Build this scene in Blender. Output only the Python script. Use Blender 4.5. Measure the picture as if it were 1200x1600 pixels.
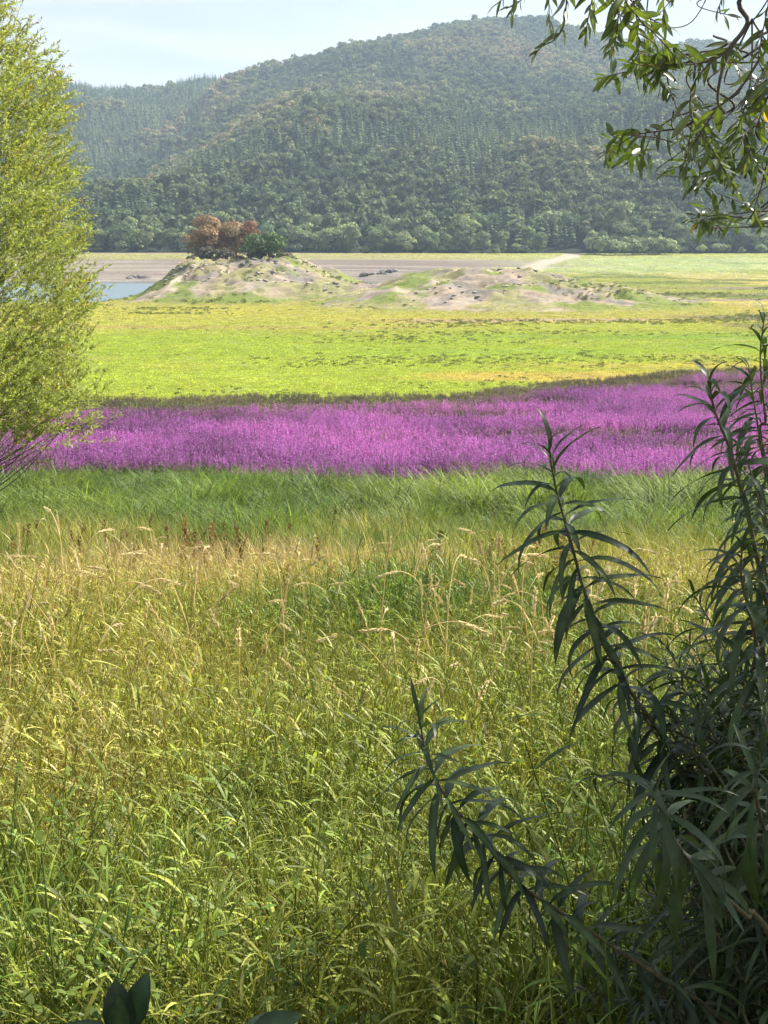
import bpy, math
import numpy as np
from mathutils import Vector, Matrix, Quaternion

for o in list(bpy.data.objects):
    bpy.data.objects.remove(o)
SC = bpy.context.scene
COL = SC.collection
R = np.random.default_rng(11)
rad = math.radians

# ------------------------------------------------------------------ camera
FPX = 2133.0                       # focal length in pixels of a 1200 x 1600 frame
PITCH = rad(11.0)
cam_d = bpy.data.cameras.new('camera')
cam_d.sensor_fit = 'VERTICAL'
cam_d.sensor_height = 36.0
cam_d.lens = 36.0 * FPX / 1600.0
cam_d.clip_start = 0.05
cam_d.clip_end = 9000
cam = bpy.data.objects.new('camera', cam_d)
COL.objects.link(cam)
cam.location = (0, 0, 0)
cam.rotation_euler = (math.pi / 2 - PITCH, 0, 0)
SC.camera = cam

# ------------------------------------------------------------------ light
SUN_AZ, SUN_EL = rad(64), rad(46)   # azimuth clockwise from the view direction
sdir = Vector((math.sin(SUN_AZ) * math.cos(SUN_EL), math.cos(SUN_AZ) * math.cos(SUN_EL), math.sin(SUN_EL)))
world = bpy.data.worlds.new('World')
SC.world = world
world.use_nodes = True
wn, wl = world.node_tree.nodes, world.node_tree.links
wn.clear()
wo = wn.new('ShaderNodeOutputWorld')
bg = wn.new('ShaderNodeBackground')
bg.inputs['Strength'].default_value = 0.05
sky = wn.new('ShaderNodeTexSky')
sky.sky_type = 'NISHITA'
sky.sun_disc = False
sky.sun_elevation = SUN_EL
sky.sun_rotation = SUN_AZ
sky.air_density = 1.0
sky.dust_density = 0.6
sky.ozone_density = 1.3
# thin streaky cirrus over the whole dome
tc = wn.new('ShaderNodeTexCoord')
mp = wn.new('ShaderNodeMapping')
mp.inputs['Scale'].default_value = (2.2, 2.2, 14.0)
ns = wn.new('ShaderNodeTexNoise')
ns.inputs['Scale'].default_value = 2.3
ns.inputs['Detail'].default_value = 6
ns.inputs['Roughness'].default_value = 0.55
ns.inputs['Distortion'].default_value = 0.4
cr = wn.new('ShaderNodeValToRGB')
cr.color_ramp.elements[0].position = 0.38
cr.color_ramp.elements[0].color = (0.5, 0.5, 0.5, 1)
cr.color_ramp.elements[1].position = 0.68
cr.color_ramp.elements[1].color = (0.85, 0.85, 0.85, 1)
mxw = wn.new('ShaderNodeMix')
mxw.data_type = 'RGBA'
mxw.inputs['B'].default_value = (7.6, 7.75, 8.15, 1)
wl.new(tc.outputs['Generated'], mp.inputs['Vector'])
wl.new(mp.outputs['Vector'], ns.inputs['Vector'])
wl.new(ns.outputs['Fac'], cr.inputs['Fac'])
wl.new(cr.outputs['Color'], mxw.inputs['Factor'])
wl.new(sky.outputs['Color'], mxw.inputs['A'])
wl.new(mxw.outputs['Result'], bg.inputs['Color'])
wl.new(bg.outputs['Background'], wo.inputs['Surface'])

sun_d = bpy.data.lights.new('sun', 'SUN')
sun_d.energy = 5.0
sun_d.angle = rad(0.53)
sun_d.color = (1.0, 0.95, 0.86)
sun = bpy.data.objects.new('sun', sun_d)
COL.objects.link(sun)
sun.location = (60, 30, 80)
sun.rotation_euler = sdir.to_track_quat('Z', 'Y').to_euler()

vs = SC.view_settings
vs.view_transform = 'Standard'
vs.look = 'None'
vs.gamma = 1.0
vs.exposure = 1.4
SC.cycles.use_denoising = True
SC.cycles.max_bounces = 4
SC.cycles.use_adaptive_sampling = True
SC.cycles.adaptive_threshold = 0.03
SC.cycles.diffuse_bounces = 2
SC.cycles.glossy_bounces = 2
SC.cycles.transmission_bounces = 4
SC.cycles.volume_bounces = 0
SC.cycles.sample_clamp_indirect = 6

# ------------------------------------------------------------------ helpers
def at(col, row, y):
    """world point at distance y (metres ahead) seen at a place of the 1200 x 1600 picture"""
    cx, cy = (col - 600) / FPX, (800 - row) / FPX
    d = (cx, math.cos(PITCH) + cy * math.sin(PITCH), -math.sin(PITCH) + cy * math.cos(PITCH))
    k = y / d[1]
    return np.array((d[0] * k, y, d[2] * k))

def hash2(ix, iy, s):
    n = (ix.astype(np.int64) * 374761393 + iy.astype(np.int64) * 668265263 + s * 1442695041) & 0x7fffffff
    n = ((n ^ (n >> 13)) * 1274126177) & 0x7fffffff
    n = n ^ (n >> 16)
    return (n & 0xffff) / 65535.0

def vnoise(x, y, s=0):
    x = np.asarray(x, float); y = np.asarray(y, float)
    ix, iy = np.floor(x), np.floor(y)
    fx, fy = x - ix, y - iy
    fx = fx * fx * (3 - 2 * fx); fy = fy * fy * (3 - 2 * fy)
    a = hash2(ix, iy, s); b = hash2(ix + 1, iy, s); c = hash2(ix, iy + 1, s); d = hash2(ix + 1, iy + 1, s)
    return (a * (1 - fx) + b * fx) * (1 - fy) + (c * (1 - fx) + d * fx) * fy

def fbm(x, y, s=0, octv=4, gain=0.5):
    v, a, t = 0, 1, 0
    for k in range(octv):
        v = v + a * vnoise(np.asarray(x) * 2 ** k, np.asarray(y) * 2 ** k, s + k * 17)
        t += a; a *= gain
    return v / t

def sstep(a, b, x):
    t = np.clip((np.asarray(x, float) - a) / (b - a), 0, 1)
    return t * t * (3 - 2 * t)

def mesh(name, V, faces, mat=None, smooth=False, colour=None):
    """faces: list of (M,k) index arrays; colour: (N,3) per-vertex albedo"""
    me = bpy.data.meshes.new(name)
    V = np.asarray(V, np.float32).reshape(-1, 3)
    faces = [np.asarray(f, np.int32) for f in faces if len(f)]
    nl = sum(f.size for f in faces); nf = sum(len(f) for f in faces)
    me.vertices.add(len(V)); me.vertices.foreach_set('co', V.ravel())
    me.loops.add(nl); me.polygons.add(nf)
    me.loops.foreach_set('vertex_index', np.concatenate([f.ravel() for f in faces]))
    tot = np.concatenate([np.full(len(f), f.shape[1], np.int32) for f in faces])
    st = np.concatenate([[0], np.cumsum(tot)[:-1]]).astype(np.int32)
    me.polygons.foreach_set('loop_start', st)
    me.polygons.foreach_set('loop_total', tot)
    me.polygons.foreach_set('use_smooth', np.full(nf, smooth))
    if colour is not None:
        ca = me.color_attributes.new('tint', 'FLOAT_COLOR', 'POINT')
        c4 = np.ones((len(V), 4), np.float32); c4[:, :3] = colour
        ca.data.foreach_set('color', c4.ravel())
    me.update(calc_edges=True)
    if mat: me.materials.append(mat)
    return me

def ob(name, me, parent=None, loc=None, label=None, cat=None, group=None, kind=None):
    o = bpy.data.objects.new(name, me)
    COL.objects.link(o)
    if parent: o.parent = parent
    if loc is not None: o.location = loc
    if label: o['label'] = label
    if cat: o['category'] = cat
    if group: o['group'] = group
    if kind: o['kind'] = kind
    return o

class Acc:
    """collects vertices, faces and tints of one mesh"""
    def __init__(s): s.V, s.F, s.C, s.n = [], {}, [], 0
    def add(s, V, F, c=None):
        V = np.asarray(V, float).reshape(-1, 3); F = np.asarray(F, int)
        s.F.setdefault(F.shape[1], []).append(F + s.n)
        s.V.append(V); s.n += len(V)
        c = np.ones((len(V), 3)) if c is None else np.broadcast_to(np.asarray(c, float), (len(V), 3))
        s.C.append(c)
        return s
    def mesh(s, name, mat, smooth=False):
        return mesh(name, np.concatenate(s.V), [np.concatenate(f) for f in s.F.values()], mat, smooth, np.concatenate(s.C))

def tube(P, rads, n=6):
    P = np.asarray(P, float); K = len(P)
    T = np.gradient(P, axis=0); T /= np.linalg.norm(T, axis=1)[:, None] + 1e-9
    ref = np.array((0.31, 0.17, 0.93)); 
    A = np.cross(T, ref); A /= np.linalg.norm(A, axis=1)[:, None] + 1e-9
    B = np.cross(T, A)
    an = np.arange(n) * 2 * math.pi / n
    rads = np.broadcast_to(np.asarray(rads, float), (K,))
    V = P[:, None] + rads[:, None, None] * (np.cos(an)[None, :, None] * A[:, None] + np.sin(an)[None, :, None] * B[:, None])
    i = np.arange(K - 1)[:, None] * n; j = np.arange(n)[None]
    F = np.stack([i + j, i + (j + 1) % n, i + n + (j + 1) % n, i + n + j], -1).reshape(-1, 4)
    return V.reshape(-1, 3), F

def spline(pts, m=10):
    """Catmull-Rom through the points"""
    p = np.asarray(pts, float)
    p = np.vstack([2 * p[0] - p[1], p, 2 * p[-1] - p[-2]])
    out = []
    for i in range(1, len(p) - 2):
        t = np.linspace(0, 1, m, endpoint=False)[:, None]
        a, b, c, d = p[i - 1], p[i], p[i + 1], p[i + 2]
        out.append(0.5 * (2 * b + (c - a) * t + (2 * a - 5 * b + 4 * c - d) * t ** 2 + (3 * b - a - 3 * c + d) * t ** 3))
    out.append(p[-2][None])
    return np.vstack(out)

def blades(base, az, lean, curve, length, width, nseg=5, prof='blade', twist=0.0):
    """many curved ribbon leaves at once"""
    n = len(base)
    t = np.linspace(0, 1, nseg + 1)
    phi = lean[:, None] + curve[:, None] * t[None] ** 1.4
    dl = length[:, None] / nseg
    h = np.cumsum(np.concatenate([np.zeros((n, 1)), np.sin(phi[:, 1:]) * dl], 1), 1)
    v = np.cumsum(np.concatenate([np.zeros((n, 1)), np.cos(phi[:, 1:]) * dl], 1), 1)
    P = np.stack([base[:, 0:1] + h * np.cos(az)[:, None], base[:, 1:2] + h * np.sin(az)[:, None], base[:, 2:3] + v], -1)
    w = {'blade': (1 - t ** 2.2) * (0.55 + 0.45 * np.minimum(1, t * 4)), 'lance': np.sin(math.pi * np.clip(t * 0.96 + 0.03, 0, 1)) ** 0.75,
         'stem': 1 - 0.6 * t}[prof]
    tw = az[:, None] + math.pi / 2 + (R.uniform(-1, 1, n) * twist)[:, None] * t[None]
    S = np.stack([np.cos(tw), np.sin(tw), np.zeros_like(tw)], -1) * (0.5 * width[:, None] * w[None])[..., None]
    V = np.stack([P - S, P + S], 2)                       # n, nseg+1, 2, 3
    V[:, :, 0, 2] += 0.12 * width[:, None]
    b = (np.arange(n) * (nseg + 1) * 2)[:, None] + (np.arange(nseg) * 2)[None]
    F = np.stack([b, b + 1, b + 3, b + 2], -1).reshape(-1, 4)
    return V.reshape(-1, 3), F

def leafquads(P, D, N, ln, wd):
    """pointed leaf faces: base P, direction D, normal N"""
    D = D / (np.linalg.norm(D, axis=1)[:, None] + 1e-9)
    S = np.cross(D, N); S /= np.linalg.norm(S, axis=1)[:, None] + 1e-9
    ln = np.broadcast_to(ln, len(P))[:, None]; wd = np.broadcast_to(wd, len(P))[:, None]
    up = np.cross(S, D)
    V = np.stack([P, P + D * ln * 0.45 + S * wd * 0.5 + up * wd * 0.12, P + D * ln - up * ln * 0.1, P + D * ln * 0.45 - S * wd * 0.5 + up * wd * 0.12], 1)
    F = (np.arange(len(P)) * 4)[:, None] + np.array([0, 1, 2, 3])
    return V.reshape(-1, 3), F

def unit(n):
    v = R.normal(size=(n, 3)); return v / np.linalg.norm(v, axis=1)[:, None]

def ico(sub=1):
    import bmesh
    bm = bmesh.new(); bmesh.ops.create_icosphere(bm, subdivisions=sub, radius=1)
    V = np.array([v.co[:] for v in bm.verts]); F = np.array([[v.index for v in f.verts] for f in bm.faces]); bm.free()
    return V, F
ICO1, ICO2, ICO3 = ico(1), ico(2), ico(3)

# ------------------------------------------------------------------ materials
def newmat(name):
    m = bpy.data.materials.new(name); m.use_nodes = True
    nt = m.node_tree; nt.nodes.clear()
    return m, nt.nodes, nt.links

def leafmat(name, stops, trans=0.35, tcol=None, rough=0.45, spec=0.35, rnd=0.35, tone=True, under=None, noise=0.0, val=0.35, gcol=False):
    """foliage: colour from stops[0..1] by the plant's own tone, varied per plant and per leaf (tint);
    light passes through the leaf"""
    m, N, L = newmat(name)
    out = N.new('ShaderNodeOutputMaterial')
    oi = N.new('ShaderNodeObjectInfo')
    at_ = N.new('ShaderNodeAttribute'); at_.attribute_name = 'tint'
    ramp = N.new('ShaderNodeValToRGB')
    els = ramp.color_ramp.elements
    for i, (p, c) in enumerate(stops):
        e = els[i] if i < 2 else els.new(p)
        e.position = p; e.color = (*c, 1)
    mul = N.new('ShaderNodeMath'); mul.operation = 'MULTIPLY_ADD'
    L.new(oi.outputs['Random'], mul.inputs[0]); mul.inputs[1].default_value = rnd
    if tone:
        ti = N.new('ShaderNodeAttribute'); ti.attribute_type = 'INSTANCER'; ti.attribute_name = 'tone'
        sub = N.new('ShaderNodeMath'); sub.operation = 'SUBTRACT'
        L.new(ti.outputs['Fac'], sub.inputs[0]); sub.inputs[1].default_value = rnd * 0.5
        L.new(sub.outputs[0], mul.inputs[2])
    else:
        mul.inputs[2].default_value = 0.5 - rnd * 0.5
    L.new(mul.outputs[0], ramp.inputs['Fac'])
    tm = N.new('ShaderNodeMix'); tm.data_type = 'RGBA'; tm.blend_type = 'MULTIPLY'; tm.inputs['Factor'].default_value = 1
    L.new(ramp.outputs['Color'], tm.inputs['A']); L.new(at_.outputs['Color'], tm.inputs['B'])
    col = tm.outputs['Result']
    if gcol:
        gc_ = N.new('ShaderNodeAttribute'); gc_.attribute_type = 'INSTANCER'; gc_.attribute_name = 'gcol'
        L.new(gc_.outputs['Color'], tm.inputs['A'])
    if noise:
        tcn = N.new('ShaderNodeTexCoord'); nz = N.new('ShaderNodeTexNoise'); nz.inputs['Scale'].default_value = noise; nz.inputs['Detail'].default_value = 4
        L.new(tcn.outputs['Object'], nz.inputs['Vector'])
        nr = N.new('ShaderNodeMapRange'); nr.inputs['From Min'].default_value = .3; nr.inputs['From Max'].default_value = .7; nr.inputs['To Min'].default_value = .65; nr.inputs['To Max'].default_value = 1.4
        L.new(nz.outputs['Fac'], nr.inputs['Value'])
        nm_ = N.new('ShaderNodeMix'); nm_.data_type = 'RGBA'; nm_.blend_type = 'MULTIPLY'; nm_.inputs['Factor'].default_value = 1
        L.new(col, nm_.inputs['A']); L.new(nr.outputs['Result'], nm_.inputs['B']); col = nm_.outputs['Result']
    hs = N.new('ShaderNodeHueSaturation')
    mr = N.new('ShaderNodeMapRange'); mr.inputs['To Min'].default_value = 1 - val; mr.inputs['To Max'].default_value = 1 + val
    wn_ = N.new('ShaderNodeTexWhiteNoise'); wn_.noise_dimensions = '1D'
    L.new(oi.outputs['Random'], wn_.inputs['W'])
    L.new(wn_.outputs['Value'], mr.inputs['Value']); L.new(mr.outputs['Result'], hs.inputs['Value'])
    L.new(col, hs.inputs['Color']); col = hs.outputs['Color']
    if under:
        ge = N.new('ShaderNodeNewGeometry')
        um = N.new('ShaderNodeMix'); um.data_type = 'RGBA'
        L.new(ge.outputs['Backfacing'], um.inputs['Factor']); L.new(col, um.inputs['A'])
        um.inputs['B'].default_value = (*under, 1); base = um.outputs['Result']
    else:
        base = col
    pb = N.new('ShaderNodeBsdfPrincipled')
    pb.inputs['Roughness'].default_value = rough
    pb.inputs['Specular IOR Level'].default_value = spec
    L.new(base, pb.inputs['Base Color'])
    tr = N.new('ShaderNodeBsdfTranslucent')
    if tcol:
        tq = N.new('ShaderNodeMix'); tq.data_type = 'RGBA'; tq.blend_type = 'MULTIPLY'; tq.inputs['Factor'].default_value = 1
        L.new(col, tq.inputs['A']); tq.inputs['B'].default_value = (*tcol, 1); L.new(tq.outputs['Result'], tr.inputs['Color'])
    else:
        L.new(col, tr.inputs['Color'])
    ms = N.new('ShaderNodeMixShader'); ms.inputs[0].default_value = trans
    L.new(pb.outputs[0], ms.inputs[1]); L.new(tr.outputs[0], ms.inputs[2]); L.new(ms.outputs[0], out.inputs['Surface'])
    return m

def barkmat(name, c1, c2, scale=40.0):
    m, N, L = newmat(name)
    out = N.new('ShaderNodeOutputMaterial'); pb = N.new('ShaderNodeBsdfPrincipled'); pb.inputs['Roughness'].default_value = 0.8
    tc_ = N.new('ShaderNodeTexCoord'); no = N.new('ShaderNodeTexNoise'); no.inputs['Scale'].default_value = scale; no.inputs['Detail'].default_value = 5
    rp = N.new('ShaderNodeValToRGB'); rp.color_ramp.elements[0].position = 0.35; rp.color_ramp.elements[0].color = (*c1, 1)
    rp.color_ramp.elements[1].position = 0.7; rp.color_ramp.elements[1].color = (*c2, 1)
    bu = N.new('ShaderNodeBump'); bu.inputs['Strength'].default_value = 0.5; bu.inputs['Distance'].default_value = 0.01
    L.new(tc_.outputs['Object'], no.inputs['Vector']); L.new(no.outputs['Fac'], rp.inputs['Fac']); L.new(rp.outputs['Color'], pb.inputs['Base Color'])
    L.new(no.outputs['Fac'], bu.inputs['Height']); L.new(bu.outputs['Normal'], pb.inputs['Normal']); L.new(pb.outputs[0], out.inputs['Surface'])
    return m

M = {}
M['leafy_grass'] = leafmat('leafy_grass', [(0.0, (.105, .18, .028)), (0.5, (.30, .30, .06)), (.84, (.54, .43, .2)), (1.0, (.27, .17, .085))], 0.33, (1.5, 1.5, .7), rough=0.5, spec=0.3)
M['fine_grass'] = leafmat('fine_grass', [(0.0, (.10, .17, .026)), (0.5, (.30, .29, .06)), (.84, (.56, .45, .21)), (1.0, (.25, .155, .08))], 0.3, (1.4, 1.4, .8), rough=0.55, spec=.25)
M['sedge'] = leafmat('sedge', [(0.0, (.078, .125, .036)), (0.6, (.165, .205, .04)), (1.0, (.27, .27, .045))], 0.35, (1.4, 1.5, .8), rough=0.55, spec=0.2, val=.45)
M['straw'] = leafmat('straw', [(0.0, (.58, .47, .22)), (1.0, (.74, .64, .36))], 0.45, None, rough=0.6, tone=False, rnd=1.0, val=.15)
M['dock'] = leafmat('dock', [(0.0, (.14, .15, .03)), (1.0, (.30, .13, .045))], 0.25, None, rough=0.7, tone=False, rnd=1.0)
M['loosestrife'] = leafmat('loosestrife', [(0.0, (.62, .66, .60)), (0.5, (1, 1, 1)), (1.0, (1.3, 1.25, 1.2))], 0.35, None, rough=0.6, val=0.25)
M['herb'] = leafmat('herb', [(0.0, (.07, .13, .022)), (1.0, (.18, .23, .04))], 0.45, (1.6, 1.5, .6), rough=0.5, spec=0.3)
M['weed'] = leafmat('weed', [(0.0, (.12, .165, .03)), (1.0, (.2, .21, .05))], 0.3, None, rough=0.6)
M['forest'] = leafmat('forest', [(0.0, (.095, .13, .06)), (0.35, (.145, .18, .07)), (0.65, (.25, .25, .105)), (1.0, (.36, .25, .14))], 0.15, None, rough=0.8, spec=0.1, rnd=0.3, val=.22)
M['spruce'] = leafmat('spruce', [(0.0, (.085, .125, .06)), (1.0, (.185, .22, .095))], 0.1, None, rough=0.8, spec=0.1, val=.2)
M['shore_tree'] = leafmat('shore_tree', [(0.0, (.13, .195, .075)), (1.0, (.32, .36, .16))], 0.2, None, rough=0.7, spec=0.15, tone=False, rnd=1.0, val=0.2)
M['dry_tree'] = leafmat('dry_tree', [(0.0, (.30, .225, .125)), (1.0, (.37, .235, .13))], 0.2, None, rough=0.8, spec=0.1, tone=False, rnd=1.0, val=0.2)
M['rust_tree'] = leafmat('rust_tree', [(0.0, (.30, .15, .085)), (1.0, (.32, .17, .09))], 0.2, None, rough=0.8, tone=False, val=0.1)
M['isle_tree'] = leafmat('isle_tree', [(0.0, (.055, .105, .022)), (1.0, (.075, .125, .03))], 0.2, None, rough=0.7, tone=False, val=0.1)
M['grey_bush'] = leafmat('grey_bush', [(0.0, (.10, .095, .055)), (1.0, (.16, .14, .08))], 0.15, None, rough=0.8, tone=False, rnd=1.0)
M['bank_willow'] = leafmat('bank_willow', [(0.0, (.29, .33, .085)), (1.0, (.29, .33, .085))], 0.45, (1.35, 1.35, .7), rough=0.45, spec=0.45, tone=False, under=(.40, .42, .2), val=0.0)
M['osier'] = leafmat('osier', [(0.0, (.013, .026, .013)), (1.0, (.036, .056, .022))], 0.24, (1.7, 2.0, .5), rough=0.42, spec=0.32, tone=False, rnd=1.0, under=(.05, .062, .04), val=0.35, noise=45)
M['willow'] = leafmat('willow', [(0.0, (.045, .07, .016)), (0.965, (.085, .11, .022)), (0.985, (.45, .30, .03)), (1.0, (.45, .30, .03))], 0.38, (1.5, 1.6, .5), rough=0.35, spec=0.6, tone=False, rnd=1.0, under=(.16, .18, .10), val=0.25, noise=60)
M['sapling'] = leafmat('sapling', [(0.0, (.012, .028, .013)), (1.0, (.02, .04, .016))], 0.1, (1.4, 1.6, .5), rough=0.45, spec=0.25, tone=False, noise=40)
M['osier_stem'] = barkmat('osier_stem', (.05, .06, .025), (.15, .12, .06), 90)
M['bark'] = barkmat('bark', (.06, .05, .035), (.17, .14, .10), 25)
M['rock'] = barkmat('rock', (.16, .14, .125), (.36, .32, .28), 2.2)
M['darkrock'] = barkmat('darkrock', (.07, .06, .055), (.2, .175, .155), 2.0)
M['turf'] = leafmat('turf', [(0.0, (1, 1, 1)), (1.0, (1, 1, 1))], 0.25, (1.2, 1.2, .8), rough=0.7, spec=.1, val=.3, gcol=True)
M['herb_bud'] = leafmat('herb_bud', [(0.0, (.5, .55, .3)), (1.0, (.6, .6, .4))], 0.3, None, tone=False)

# ------------------------------------------------------------------ terrain
PY = [-60, -10, 0, 2, 4, 6.6, 9.5, 12, 16, 20, 26, 32, 40, 44, 55, 65, 75, 90, 150, 230, 300, 380, 4000]
PZ = [-1.2, -1.5, -1.65, -1.9, -2.3, -2.68, -3.05, -3.4, -4.0, -4.6, -5.5, -6.3, -7.4, -7.95, -8.5, -8.8, -8.95, -9.1, -9.7, -10.3, -11.0, -11.4, -11.4]
WATER = -12.0
SKX = [-900, -520, -422, -330, -270, -225, -185, -140, -94, -45, 30, 80, 140, 172, 215, 265, 330, 420, 640, 1100]
SKZ = [183, 190, 190, 192, 189, 205, 203, 200, 188, 201, 217, 230, 234, 242, 239, 233, 218, 236, 245, 233]
SKY = [1900, 1850, 1830, 1800, 1780, 1750, 1690, 1620, 1560, 1560, 1580, 1600, 1630, 1640, 1650, 1690, 1780, 1900, 1950, 1950]
IX = [-60, -55, -49, -45, -41, -38, -30, -20, -15, -9, -3, 3, 10]
IH = [0, .5, 1.9, 4.6, 7.6, 8.5, 8.2, 8.6, 7.4, 5.6, 3.6, 1.6, 0]
MX = [-14, -4, 2, 8, 14, 24, 30, 37, 44, 53, 64]
MH = [0, 2.8, 4.6, 5.5, 6.1, 6.2, 5.4, 4.3, 2.9, 1.2, 0]
VAL = np.array([(-232, 1900), (-215, 1500), (-190, 1150), (-215, 850), (-270, 640), (-300, 500)])

def segdist(x, y, P):
    best = np.full(np.shape(x), 1e9); tt = np.zeros(np.shape(x))
    for i in range(len(P) - 1):
        a, b = P[i], P[i + 1]; ab = b - a
        t = np.clip(((x - a[0]) * ab[0] + (y - a[1]) * ab[1]) / (ab @ ab), 0, 1)
        d = np.hypot(x - a[0] - t * ab[0], y - a[1] - t * ab[1])
        m = d < best
        tt = np.where(m, (i + t) / (len(P) - 1), tt); best = np.minimum(best, d)
    return best, tt

def H(x, y):
    """terrain height"""
    x = np.asarray(x, float); y = np.asarray(y, float)
    z = np.interp(y, PY, PZ)
    z = z + 0.12 * (fbm(x * .35, y * .35, 3) - .5) * sstep(1, 20, y) + 0.5 * (fbm(x * .02, y * .02, 5) - .5) * sstep(60, 120, y)
    # basin with the water, left and middle
    left = 1 - sstep(15, 75, x + 0.25 * (y - 300))
    zb = np.interp(y + 22 * (fbm(x * .03, y * .004, 55, 4) - .5) * sstep(270, 300, y) * (1 - sstep(520, 560, y)), [250, 300, 330, 450, 462, 560, 580], [0, -0.9, -2.6, -2.6, -0.7, 8.9, 8.9])
    z = z + left * np.where(y > 250, zb, 0)
    # the right side climbs gently to the shore trees
    zr = np.interp(y, [250, 400, 560, 580], [0, 2.6, 8.4, 8.6])
    z = z + (1 - left) * zr
    z = z + 0.22 * np.floor((fbm(x * .012, y * .05, 9, 3)) * 14) * 0.25 * sstep(455, 470, y) * (1 - sstep(555, 565, y))
    # islet (left) and low mound (right)
    ih = np.interp(x + 3 * (fbm(x * .06, y * .06, 21) - .5), IX, IH)
    dy = y - 285 - 5 * (fbm(x * .07, y * .0, 33) - .5)
    ih = ih * np.where(dy < 0, 1 - sstep(4, 40, -dy), 1 - sstep(6, 34, dy))
    lobe = 4.4 * np.exp(-(((x + 17) / 13.0) ** 2 + ((y - 265) / 10.0) ** 2) ** 1.5)
    mh = np.interp(x + 4 * (fbm(x * .07, y * .07, 22) - .5), MX, MH)
    dm = y - 246 - 6 * (fbm(x * .05, y * 0, 35) - .5)
    mh = mh * np.where(dm < 0, 1 - sstep(2, 42, -dm), 1 - sstep(4, 30, dm))
    isl = np.maximum(ih, lobe) + mh
    rough = sstep(.4, 2.5, isl)
    rdg = 1 - 2 * np.abs(fbm(x * .11, y * .13, 45, 4) - .5)
    z = z + isl * (.86 + .22 * rdg ** 2) + rough * (2.0 * (fbm(x * .2, y * .2, 41, 5, .62) - .5) + .9 * np.abs(fbm(x * .5, y * .5, 44, 3) - .5) - .5 * sstep(.55, .62, fbm(x * .13, y * .3, 46, 3)))
    # wooded mountain
    zr_ = np.interp(x, SKX, SKZ); yr = np.interp(x, SKX, SKY)
    base = -2.4
    t = (y - 572) / (yr - 572)
    tt = np.clip(t, 0, 1)
    prof = tt ** 0.93 * (1 - .10 * np.sin(tt * math.pi * 2))
    hz = base + (zr_ - base) * prof - np.maximum(t - 1, 0) ** 1.3 * 160
    dv, tv = segdist(x, y, VAL)
    hz = hz - np.interp(tv, [0, .12, .45, .8, 1], [2, 14, 54, 30, 0]) * np.exp(-(dv / 85) ** 2) * sstep(600, 760, y)
    hz = hz + 20 * np.exp(-(((x - 190) / 120) ** 2 + ((y - 840) / 130) ** 2)) + 14 * np.exp(-(((x + 60) / 70) ** 2 + ((y - 980) / 150) ** 2))
    hz = hz - 24 * np.exp(-(((x - 215) / 60) ** 2 + ((y - 1360) / 200) ** 2)) * sstep(600, 900, y)
    hz = hz + (34 * (fbm(x * .0065, y * .005, 61, 4) - .5) + 20 * (np.abs(fbm(x * .008 + .3, y * .0035, 63, 3) - .5) * 2 - .25)) * sstep(600, 820, y)
    return np.where(y > 572, np.maximum(hz, -14), z)

def ell(x, y, cx, cy, rx, ry, soft=.5, n=0.0, s=0):
    q = np.hypot((x - cx) / rx, (y - cy) / ry)
    if n: q = q + n * (fbm(x / rx * 2.2, y / ry * 2.2, s, 4) - .5) * 2
    return 1 - sstep(1 - soft, 1 + soft * .4, q)

def mixc(c, new, f):
    return c * (1 - f[..., None]) + np.asarray(new) * f[..., None]

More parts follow.
